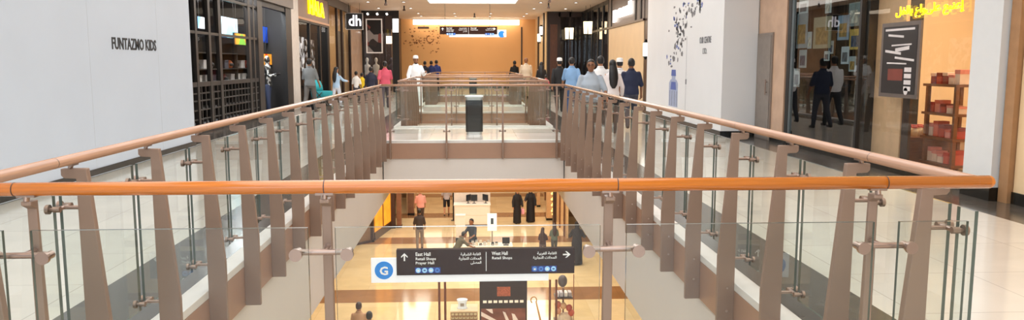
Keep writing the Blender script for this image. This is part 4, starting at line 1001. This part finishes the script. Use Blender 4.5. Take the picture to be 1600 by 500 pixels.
def person(label, x, y, h, face, z0=0, skin='tan', top='8A8A8A', sleeve='short', bottom='2A2A30', shoes='1A1716', hair='short', hat=None, robe=None, scarf=None,
           arms=((12, 10, 25), (12, 10, 25)), stride=(14, -12), build=1.0, lean=0, head_turn=0, female=False, detail=.010, shorts=False, group=None, beard=False, glasses=False, bag=None):
    """faces -y when face = 0 (towards the viewer); arms: (forward, outward, elbow bend) degrees"""
    p = empty('person', (x, y, z0), math.radians(face), label, 'person', group)
    S = h / 1.75
    R_ = math.radians
    if robe: stride = (5, -5)
    def dirv(f, o, s): return Vector((s * math.sin(R_(o)), -math.sin(R_(f)) * math.cos(R_(o)), -math.cos(R_(f)) * math.cos(R_(o))))
    hw_ = .085
    legs = []
    for s, st in ((-1, stride[0]), (1, stride[1])):
        hip = Vector((s * hw_, 0, 0)); kb = 6 if st >= 0 else 18
        kn = hip + dirv(st, 2, s) * .44; an = kn + dirv(st - kb, 0, s) * .42
        legs.append([hip, kn, an])
    low = min(l[2].z for l in legs); HZ = .075 - low
    for l in legs:
        for v in l: v.z += HZ
    DZ = HZ - .935
    LN = Matrix.Rotation(R_(lean), 4, 'X')       # lean forward about the hips (towards -y)
    piv = Vector((0, 0, HZ))
    def up(v):
        v = Vector(v); v = v + Vector((0, 0, DZ)); return piv + LN @ (v - piv)
    def sc_(v): return Vector(v) * S
    bw = build
    sh_w = (.150 if female else .168) * (0.5 + .5 * bw)
    arm = []
    for s, (f, o, b) in ((-1, arms[0]), (1, arms[1])):
        a = up((s * sh_w, 0, 1.375)); e = a + dirv(f, o, s) * .285; w_ = e + dirv(f + b, o * .3, s) * .25
        arm.append([a, e, w_, (w_ - e).normalized()])
    body = MB()
    def ring_rows(rows, mb=None, n=18):
        rs = []
        for zz, rx, ry, yy in rows:
            rs.append([sc_(up((rx * math.cos(t), yy + ry * math.sin(t), zz))) for t in [2 * PI * i / n for i in range(n)]])
        (mb or body).loft(rs)
    hipw = .165 if female else .158
    ring_rows([(.84, .13 * bw, .10 * bw, 0), (.93, hipw * bw, .115 * bw, 0), (1.06, .135 * bw, .10 * bw, -.005), (1.22, .155 * bw, .115 * bw, -.005), (1.34, .160, .105, 0), (1.40, .125, .085, 0), (1.45, .07, .06, 0)])
    nk = up((0, .005, 1.42)); hd0 = up((0, -.01, 1.60))
    body.limb(sc_(nk), sc_(up((0, -.005, 1.54))), .058 * S, .054 * S)
    # head
    HT = Matrix.Rotation(R_(head_turn), 3, 'Z') @ Matrix.Scale(1.06, 3); hc = up((0, -.014, 1.612))
    def hp(v): return sc_(hc + HT @ Vector(v))
    rs = []
    for zz, rx, ry, yy in ((-.122, .020, .022, -.035), (-.115, .036, .042, -.03), (-.095, .050, .066, -.018), (-.06, .061, .082, -.006), (-.02, .070, .092, 0), (.02, .075, .097, .002), (.06, .072, .094, .006), (.09, .058, .078, .008), (.108, .036, .050, .008), (.115, .012, .018, .008)):
        rs.append([hp((rx * math.cos(t), yy + ry * math.sin(t), zz)) for t in [2 * PI * i / 18 for i in range(18)]])
    body.loft(rs)
    body.limb(hp((0, -.086, .012)), hp((0, -.106, -.032)), .009 * S, .014 * S, 8)       # nose
    body.limb(hp((-.022, -.082, -.068)), hp((.022, -.082, -.068)), .010 * S, .010 * S, 8)  # lips
    for s in (-1, 1): body.ell(hp((s * .076, .006, -.005)), .011 * S, .02 * S, .032 * S, 8, 6)
    for s in (-1, 1): body.limb(hp((s * .012, -.088, .028)), hp((s * .048, -.078, .026)), .008 * S, .008 * S, 8)
    for l in legs:
        body.limb(sc_(l[0]), sc_(l[1]), .082 * S * bw, .054 * S, 14); body.limb(sc_(l[1]), sc_(l[2]), .054 * S, .034 * S, 14)
        body.limb(sc_(l[2] + Vector((0, .02, -.035))), sc_(l[2] + Vector((0, -.13, -.045))), .035 * S, .028 * S, 10)
    for s, (a, e, w_, d) in zip((-1, 1), arm):
        body.limb(sc_(a), sc_(e), .050 * S * (.5 + .5 * bw), .040 * S, 12); body.limb(sc_(e), sc_(w_), .040 * S, .026 * S, 12)
        # palm, four unequal curled fingers, thumb
        fwd_ = Vector((0, -1, 0)) - d * d.dot(Vector((0, -1, 0))); fwd_ = fwd_.normalized() if fwd_.length > .1 else Vector((0, 0, 1))
        sid = d.cross(fwd_)                      # across the palm thickness
        inw = sid if sid.x * s < 0 else -sid
        pc = w_ + d * .045
        body.limb(sc_(w_ + d * .01), sc_(w_ + d * .075), .027 * S, .032 * S, 10)
        for k, (off, ln) in enumerate(((.026, .068), (.009, .078), (-.008, .072), (-.025, .056))):
            b0 = w_ + d * .085 + fwd_ * off; b1 = b0 + (d * .8 + inw * .35).normalized() * ln * .5; b2 = b1 + (d * .5 + inw * .8).normalized() * ln * .5
            body.limb(sc_(b0), sc_(b1), .0088 * S, .008 * S, 8); body.limb(sc_(b1), sc_(b2), .008 * S, .007 * S, 8)
        t0 = w_ + d * .03 + fwd_ * .022; t1 = t0 + (fwd_ * .7 + d * .6).normalized() * .035; t2 = t1 + (d * .9 + fwd_ * .2 + inw * .3).normalized() * .03
        body.limb(sc_(t0), sc_(t1), .011 * S, .010 * S, 8); body.limb(sc_(t1), sc_(t2), .010 * S, .008 * S, 8)
    fuse(body, 'body', SKIN[skin], p, detail, 2)
    # face
    em = MB()
    for s in (-1, 1): em.ell(hp((s * .030, -.0835, .008)), .012 * S, .008 * S, .006 * S, 10, 6)
    em.build('eyes', mat('eye_dark', '1E1613', .2), p, smooth=True)
    bmm = MB()
    for s in (-1, 1): bmm.limb(hp((s * .016, -.0985, .033)), hp((s * .05, -.088, .031)), .0045 * S, .0035 * S, 6)
    bmm.build('eyebrows', HAIRM, p)
    MB().limb(hp((-.02, -.0935, -.068)), hp((.02, -.0935, -.068)), .0045 * S, .0045 * S, 8).build('mouth', mat('lip', '8A4A40', .5), p)
    if glasses:
        g = MB()
        for s in (-1, 1):
            for k in range(14):
                a0, a1 = 2 * PI * k / 14, 2 * PI * (k + 1) / 14
                g.limb(hp((s * .034 + .024 * math.cos(a0), -.106, .006 + .017 * math.sin(a0))), hp((s * .034 + .024 * math.cos(a1), -.106, .006 + .017 * math.sin(a1))), .0022 * S, .0022 * S, 6)
            g.limb(hp((s * .058, -.104, .012)), hp((s * .083, .0, .010)), .002 * S, .002 * S, 6)
        g.limb(hp((-.010, -.107, .010)), hp((.010, -.107, .010)), .002 * S, .002 * S, 6)
        g.build('glasses', BLACK, p)
    # hair or head cover
    if scarf:
        m = MB(); rs = []
        for zz, rx, ry, yy in ((-.20, .13, .11, .01), (-.15, .10, .09, .015), (-.10, .078, .080, .022), (-.04, .088, .088, .022), (.02, .092, .098, .020), (.07, .086, .098, .014), (.105, .062, .078, .012), (.13, .022, .03, .012)):
            rs.append([hp((rx * math.cos(t), yy + ry * math.sin(t), zz)) for t in [2 * PI * i / 18 for i in range(18)]])
        m.loft(rs); fuse(m, 'headscarf', cloth(scarf), p, .014)
    elif hair != 'none':
        hm = HAIRB if 'brown' in hair else HAIRM
        m = MB(); rs = []
        for zz, rx, ry, yy in ((-.055, .060, .05, .055), (-.02, .076, .072, .035), (.02, .0815, .085, .024), (.05, .0815, .094, .016), (.085, .070, .092, .010), (.112, .050, .066, .010), (.130, .020, .026, .010)):
            rs.append([hp((rx * math.cos(t), yy + ry * math.sin(t), zz)) for t in [2 * PI * i / 18 for i in range(18)]])
        m.loft(rs)
        if 'long' in hair:
            m.loft([[hp((rx * math.cos(t), yy + ry * math.sin(t), zz)) for t in [2 * PI * i / 14 for i in range(14)]] for zz, rx, ry, yy in ((-.50, .035, .02, .135), (-.42, .085, .032, .13), (-.28, .105, .04, .125), (-.15, .10, .05, .105), (-.05, .09, .06, .065), (.04, .07, .05, .04))])
        fuse(m, 'hair', hm, p, .012, 2)
        if beard:
            m = MB(); m.loft([[hp((rx * math.cos(t), yy + ry * math.sin(t), zz)) for t in [2 * PI * i / 14 for i in range(14)]] for zz, rx, ry, yy in ((-.13, .03, .03, -.038), (-.115, .045, .05, -.03), (-.09, .056, .060, -.022), (-.075, .064, .05, -.012))])
            fuse(m, 'beard', hm, p, .010, 2)
    if hat:
        kind_, hc_ = hat
        rows = [(.045, .085, .105, .006), (.07, .085, .104, .006), (.12, .078, .095, .008), (.14, .06, .075, .008), (.148, .02, .03, .008)]
        m = MB(); m.loft([[hp((rx * math.cos(t), yy + ry * math.sin(t), zz)) for t in [2 * PI * i / 24 for i in range(24)]] for zz, rx, ry, yy in rows])
        if kind_ == 'brim': m.loft([[hp((.062 * math.cos(t), -.13 + .07 * math.sin(t), zz)) for t in [2 * PI * i / 20 for i in range(20)]] for zz in (.045, .056)])
        m.build('cap', cloth(hc_), p, smooth=False)
    # clothes
    def sleeves(m, upto, ex, flare=1.0):
        for a, e, w_, d in arm:
            m.limb(sc_(a), sc_(e), (.050 + ex) * S * (.5 + .5 * bw), (.052 + ex) * S * flare, 12)
            if upto == 'long': m.limb(sc_(e), sc_(w_ - d * .01), (.052 + ex) * S * flare, (.040 + ex) * S * flare, 12)
    if robe:
        m = MB(); rows = [(.035, .21 * bw, .19 * bw, 0), (.30, .20 * bw, .18 * bw, 0), (.62, .19 * bw, .16 * bw, 0), (.93, (hipw + .02) * bw, .135 * bw, 0), (1.08, .158 * bw, .125 * bw, -.004), (1.24, .175 * bw, .13 * bw, -.004), (1.34, .176, .122, 0), (1.40, .150, .105, 0), (1.445, .105, .082, 0), (1.49, .072, .068, .004)]
        rs = []
        for zz, rx, ry, yy in rows:
            if zz < .9: rs.append([sc_((rx * math.cos(t), yy + ry * math.sin(t) - (.04 if zz < .5 else .02) * math.sin(3 * t) * .3, zz * (HZ + 0) / .935)) for t in [2 * PI * i / 18 for i in range(18)]])
            else: rs.append([sc_(up((rx * math.cos(t), yy + ry * math.sin(t), zz))) for t in [2 * PI * i / 18 for i in range(18)]])
        m.loft(rs); sleeves(m, 'long', .008, 1.15); fuse(m, 'robe', cloth(robe), p, .016)
    else:
        m = MB()
        ring_rows([(.86, (hipw + .012) * bw, .125 * bw, 0), (.95, (hipw + .012) * bw, .125 * bw, 0), (1.06, .150 * bw, .118 * bw, -.005), (1.22, .168 * bw, .128 * bw, -.005), (1.33, .172, .120, 0), (1.395, .150, .105, 0), (1.44, .105, .082, .002), (1.485, .070, .068, .006)], m)
        sleeves(m, sleeve, .004, 1.1 if sleeve == 'short' else 1.0)
        fuse(m, 'shirt', cloth(top), p, .015, 8)
        m = MB(); rs_ = [(1.452, .086, .078, .004), (1.475, .080, .076, .008), (1.500, .070, .070, .012), (1.500, .064, .064, .012), (1.46, .062, .060, .008)]
        m.loft([[sc_(up((rx * math.cos(t), yy + ry * math.sin(t), zz))) for t in [2 * PI * i / 18 for i in range(18)]] for zz, rx, ry, yy in rs_]); m.build('collar', cloth(top), p, smooth=True)
        m = MB(); ring_rows([(.80, .12 * bw, .10 * bw, 0), (.88, (hipw + .004) * bw, .118 * bw, 0), (.97, (hipw - .004) * bw, .112 * bw, 0)], m)
        for l in legs:
            m.limb(sc_(l[0]), sc_(l[1]), .094 * S * bw, .070 * S, 14)
            if not shorts: m.limb(sc_(l[1]), sc_(l[2] + Vector((0, 0, -.01))), .070 * S, .052 * S, 14)
        fuse(m, 'shorts' if shorts else 'trousers', cloth(bottom), p, .015)
    for l in legs:
        a = l[2]; b = Vector((0, -.145, 0))
        m = MB(); m.limb(sc_(Vector((a.x, a.y + .025, .045))), sc_(Vector((a.x, a.y - .14, .036))), .043 * S, .035 * S, 12)
        lift = max(0, a.z - .08)
        for i, v in enumerate(m.v): m.v[i] = (v[0], v[1], max(v[2], .002) + lift * S)
        m.build('shoe', cloth(shoes, .4), p, smooth=True)
    if bag:
        c_, s, = bag
        w_ = arm[0 if s < 0 else 1][2]; q = empty('handbag', (0, 0, 0)); bpy.data.objects.remove(q)
        hx = sc_(w_)
        m = MB().box(hx.x - .06, hx.x + .06, hx.y - .15, hx.y + .15, hx.z - .36, hx.z - .12)
        m2 = MB()
        for k in range(8):
            a0, a1 = PI * k / 8, PI * (k + 1) / 8
            m2.limb((hx.x, hx.y + .09 * math.cos(a0), hx.z - .12 + .10 * math.sin(a0)), (hx.x, hx.y + .09 * math.cos(a1), hx.z - .12 + .10 * math.sin(a1)), .007, .007, 6)
        # a carried bag is a thing of its own
        root = empty('handbag', (x, y, z0), math.radians(face), c_[1], 'bag')
        m.build('bag_body', cloth(c_[0], .5), root, bev=.02); m2.build('handle', cloth(c_[0], .5), root)
    return p
walk1 = ((22, 10, 25), (-16, 10, 15)); walk2 = ((-16, 10, 15), (22, 10, 25))
def hx_(px_, Y): return (px_ - VPX) / FPX * Y * 1.0 + 0
# ---- upper floor, left
person('person in a grey shirt and dark trousers standing before the yellow-signed shop', atZ(484, 176, 0).x, 24.7, 1.70, 170, top='6E7070', bottom='57524E', skin='brown', build=1.1)
person('person in light blue with long dark hair beside the teal stroller', atY(526, 150, 27.2).x, 27.2, 1.42, 150, top='A8C4DE', sleeve='long', bottom='C8CCD6', hair='long', female=True, arms=((45, 12, 35), (20, 10, 20)))
person('small child in a white shirt near the peach shopfront', atY(557, 140, 29.5).x, 29.5, 1.25, 175, top='F0ECE8', bottom='3A3A44', skin='brown', build=.85)
person('small child in a yellow top near the peach shopfront', atY(566, 140, 30.4).x, 30.4, 1.18, 160, top='F0CC2A', bottom='33343C', skin='brown', build=.85)
person('person in dark navy clothes between the yellow-topped child and the person in pink', atY(580, 140, 28.6).x, 28.6, 1.42, 185, top='24263A', sleeve='long', bottom='1C1C26', skin='brown', build=1.15)
person('person in a pinkish red shirt walking away on the left walkway', atZ(604, 168, 0).x, 27.0, 1.62, 190, top='D2556A', bottom='4A4248', build=1.2, stride=(16, -14), arms=walk1)
person('person in a white robe and white cap looking at a phone on the far footbridge', atZ(651, 168, 0).x, 27.1, 1.78, 15, robe='F2F2F4', skin='brown', hat=('kufi', 'F4F2F0'), arms=((12, 18, 30), (30, 12, 75)), build=1.12, beard=True, stride=(8, -8), shoes='C8B8A4', detail=.009)
person('person in dark blue, leftmost of three beyond the white robe', atY(664, 112, 39.8).x, 39.8, 1.66, 180, top='1A1E33', bottom='1C1C26')
person('person in dark blue, middle of three beyond the white robe', atY(674, 112, 40.6).x, 40.6, 1.68, 175, top='23326B', bottom='1C1C26')
person('person in bright navy, rightmost of three beyond the white robe', atY(682, 112, 41.4).x, 41.4, 1.72, 185, top='2A3A80', bottom='1C1C26')
# ---- upper floor, right
person('person in black beside the one in beige, before the orange wall', atY(804, 110, 39.6).x, 39.6, 1.68, 200, top='1A1818', sleeve='long', bottom='1A1818', skin='brown', build=1.1)
person('bald person in a loose beige shirt before the orange wall, seen from behind', atY(822, 110, 34.6).x, 34.6, 1.80, 185, top='D8C4AA', sleeve='long', bottom='B8A488', skin='brown', build=1.25, hair='none')
person('person with long black hair beside the small pink child, right walkway', atY(846, 110, 31.0).x, 31.0, 1.60, 170, top='1E1A1C', sleeve='long', bottom='1E1A1C', hair='long', female=True)
person('small child in pink behind the railing on the right walkway', atY(853, 120, 30.2).x, 30.2, 1.10, 190, top='D8566E', bottom='6A5A70', build=.85)
person('person in a white cap and black shirt walking away, right walkway', atY(874, 140, 24.4).x, 24.4, 1.70, 180, top='201F20', sleeve='long', bottom='1E1D20', hat=('brim', 'F2F0EE'), build=1.1, arms=walk1)
person('person in a light blue shirt and jeans walking away, right walkway', atY(893, 140, 22.4).x, 22.4, 1.71, 178, top='88AFDA', bottom='2E4A70', build=1.15, stride=(12, -14), arms=walk2)
person('person in a short-sleeved grey shirt with glasses facing the viewer at the railing', atY(923, 130, 14.7).x, 14.7, 1.61, -4, top='A3ADB8', bottom='2C2C33', skin='brown', build=1.3, arms=((6, 16, 22), (14, 20, 30)), stride=(10, -8), glasses=True, detail=.007, head_turn=-8)
person('person in a plain white shirt seen from behind, right walkway', atY(938, 130, 18.6).x, 18.6, 1.72, 178, top='EDEBEA', sleeve='long', bottom='2A2A30', build=1.15)
person('person in a white cap half hidden behind the one in the white shirt', atY(968, 120, 19.6).x, 19.6, 1.66, 182, top='EDEBEA', bottom='2A2A30', hat=('kufi', 'F4F2F0'))
person('person with long black hair in a white top walking away, right walkway', atY(957, 130, 16.7).x, 16.7, 1.62, 182, top='E9DFDD', sleeve='long', bottom='1E1D20', hair='long', female=True, arms=((10, 20, 30), (10, 16, 45)), detail=.009, bag=(('C77A4E', 'orange-brown handbag carried by the long-haired person in white'), 1))
person('person in a navy shirt and grey trousers walking away, right walkway', atY(986, 130, 17.9).x, 17.9, 1.66, 176, top='1C2440', bottom='3A3C48', skin='brown', build=1.18, arms=((8, 14, 15), (8, 14, 15)), detail=.009)
# ---- ground floor
def gp(px_, py_): v = atZ(px_, py_, GZ); return v.x, v.y
x, y = gp(656, 389); person('person in a dark top and grey trousers standing on the ground floor, left', x, y, 1.70, 185, z0=GZ, top='3A2E2C', bottom='7A6A60', skin='brown', stride=(8, -8))
person('person in a pink shirt with a black shoulder bag farther back, ground floor left', atY(657, 320, 36.5).x, 36.5, 1.78, 190, z0=GZ, top='D89A90', bottom='4A3A38', build=1.1)
x, y = gp(698, 337); person('person in a grey top and black shorts, ground floor behind the counters', x, y, 1.72, 180, z0=GZ, top='B8AEB0', bottom='16141A', shorts=True)
x, y = gp(808, 349); person('person in a black robe and black headscarf, left of the pair holding a pink bag', x, y, 1.70, 12, z0=GZ, robe='17151A', scarf='17151A', female=True, bag=(('E8A0B0', 'small pink shopping bag between the two black-robed people'), 1), arms=((10, 14, 10), (10, 14, 10)))
x, y = gp(829, 347); person('person in a black robe and black headscarf, right of the pair with the pink bag', x, y, 1.72, -10, z0=GZ, robe='141218', scarf='141218', female=True, arms=((25, 16, 60), (10, 14, 10)), build=1.1)
x, y = gp(901, 413); person('person in a long black cloak walking alone on the ground floor, right', x, y, 1.68, 170, z0=GZ, robe='1E1616', scarf='1E1616', female=True, build=1.12, arms=((20, 24, 60), (20, 24, 60)))
person('person leaning over the front display counter from the left, olive shirt', atY(712, 380, 28.0).x, 28.0, 1.62, 115, z0=GZ, top='55503F', bottom='2A2A2A', skin='brown', lean=32, arms=((45, 8, 20), (50, 8, 25)), stride=(4, -4))
person('person in a dark grey shirt behind the front display counter', atY(739, 370, 29.6).x, 29.6, 1.72, -35, z0=GZ, top='2C3038', bottom='1C1C20', skin='brown', lean=8, arms=((35, 14, 40), (30, 14, 50)), stride=(3, -3))
person('young person with long brown hair in a dark top near the right columns', atY(848, 375, 29.6).x, 29.6, 1.34, 160, z0=GZ, top='3A2426', bottom='5A4A48', hair='long brown', female=True, arms=((20, 10, 50), (10, 10, 20)))
person('young person with brown hair in a grey-green top near the right columns', atY(866, 375, 30.2).x, 30.2, 1.38, 185, z0=GZ, top='5E6A5E', bottom='4A4A4A', hair='long brown', female=True)
person('person whose dark-haired head shows at the bottom edge, right of two', atY(577, 492, 18.6).x, 18.6, 1.64, 180, z0=GZ, top='8A5A48', bottom='3A3A40')
person('person whose brown-haired head just shows at the bottom edge, left of two', atY(561, 494, 19.5).x, 19.5, 1.60, 175, z0=GZ, top='C8A080', bottom='3A3A40', hair='short brown')
# teal stroller
stx = atY(503, 150, 25.6).x
st = empty('stroller', (stx, 25.6, 0), math.radians(80), 'teal hooded stroller beside the person in the grey shirt', 'stroller')
m = MB(); m.loft([[Vector((.24 * math.cos(t), -.05 + .30 * math.sin(t), z_)) for t in [2 * PI * i / 18 for i in range(18)]] if 0 else [Vector((rx * math.cos(t), yy + ry * math.sin(t), z_)) for t in [2 * PI * i / 18 for i in range(18)]] for z_, rx, ry, yy in ((.35, .18, .26, 0), (.45, .23, .34, 0), (.62, .24, .36, .0), (.64, .20, .30, 0))])
m.build('seat', cloth('1F8E96'), st, smooth=True)
MB().loft([[Vector((rx * math.cos(t), yy + ry * math.sin(t), z_)) for t in [2 * PI * i / 18 for i in range(18)]] for z_, rx, ry, yy in ((.645, .24, .2, .17), (.80, .235, .2, .19), (.95, .17, .15, .2), (1.0, .05, .05, .2))]).build('hood', cloth('2AA0A8'), st, smooth=True)
fr = MB()
for s in (-1, 1): fr.limb((s * .25, -.35, .12), (s * .25, .45, 1.02), .013, .013, 8).limb((s * .25, .38, .12), (s * .25, -.1, .6), .013, .013, 8)
fr.limb((-.25, .45, 1.02), (.25, .45, 1.02), .016, .016, 8); fr.build('chassis', GREYM, st)
for s in (-1, 1):
    for yy in (-.35, .38): MB().cyl((s * .25 - .02, yy, .1), (s * .25 + .02, yy, .1), .1, n=20).build('wheel', BLACK, st)
# clothes dummies in the corner shop window
for k, (px_, c, cn) in enumerate(((574, 'E8E0D8', 'white'), (588, 'D8CCC0', 'cream'), (612, '5A5058', 'grey'))):
    p = atY(px_, 110, 42.9)
    o = empty('clothes_dummy', (p.x, 42.9, 0), 0, '%s clothes dummy in the far left corner shop window' % cn, 'dummy')
    m = MB().erings([(0, 0, .82, .15, .11), (0, 0, .95, .165, .12), (0, 0, 1.1, .13, .1), (0, 0, 1.3, .18, .12), (0, 0, 1.42, .17, .1), (0, 0, 1.48, .06, .06), (0, 0, 1.58, .05, .05), (0, 0, 1.66, .085, .095), (0, 0, 1.76, .08, .09), (0, 0, 1.83, .03, .03)], 18)
    m.build('torso', cloth(c), o, smooth=True)
    MB().cyl((0, 0, .02), (0, 0, .8195), .02, n=10).cyl((0, 0, 0), (0, 0, .0195), .16, n=24).build('stand', STEEL, o)
# patterned dark mannequin in the doorway of left shop 1
p = atX(432, 130, -6.2)
o = empty('clothes_dummy', (-6.35, 24.65, 0), PI / 2, 'dark patterned dummy standing in the black doorway of the left shop', 'dummy')
pmn = patch_mat('pattern_black_white', ['151515', '1E1E1E', '9A9A96', '202020'], 14, 0)
mb = MB(); mb.erings([(0, 0, .80, .15, .11), (0, 0, .95, .16, .12), (0, 0, 1.1, .14, .1), (0, 0, 1.3, .18, .12), (0, 0, 1.42, .17, .1), (0, 0, 1.5, .06, .06), (0, 0, 1.6, .085, .095), (0, 0, 1.72, .06, .07), (0, 0, 1.76, .02, .02)], 16)
for s in (-1, 1): mb.limb((s * .19, 0, 1.38), (s * .3, -.12, 1.12), .05, .04); mb.limb((s * .3, -.12, 1.12), (s * .22, -.32, 1.2), .04, .03)
fuse(mb, 'torso', pmn, o, .015)
mb = MB(); [mb.limb((s * .09, 0, .82), (s * .12, .05 * s, .06), .09, .05) for s in (-1, 1)]; mb.build('legs', cloth('202A44'), o, smooth=True)
MB().box(-.22, .22, -.15, .15, 0, .012).build('base_plate', STEEL, o)
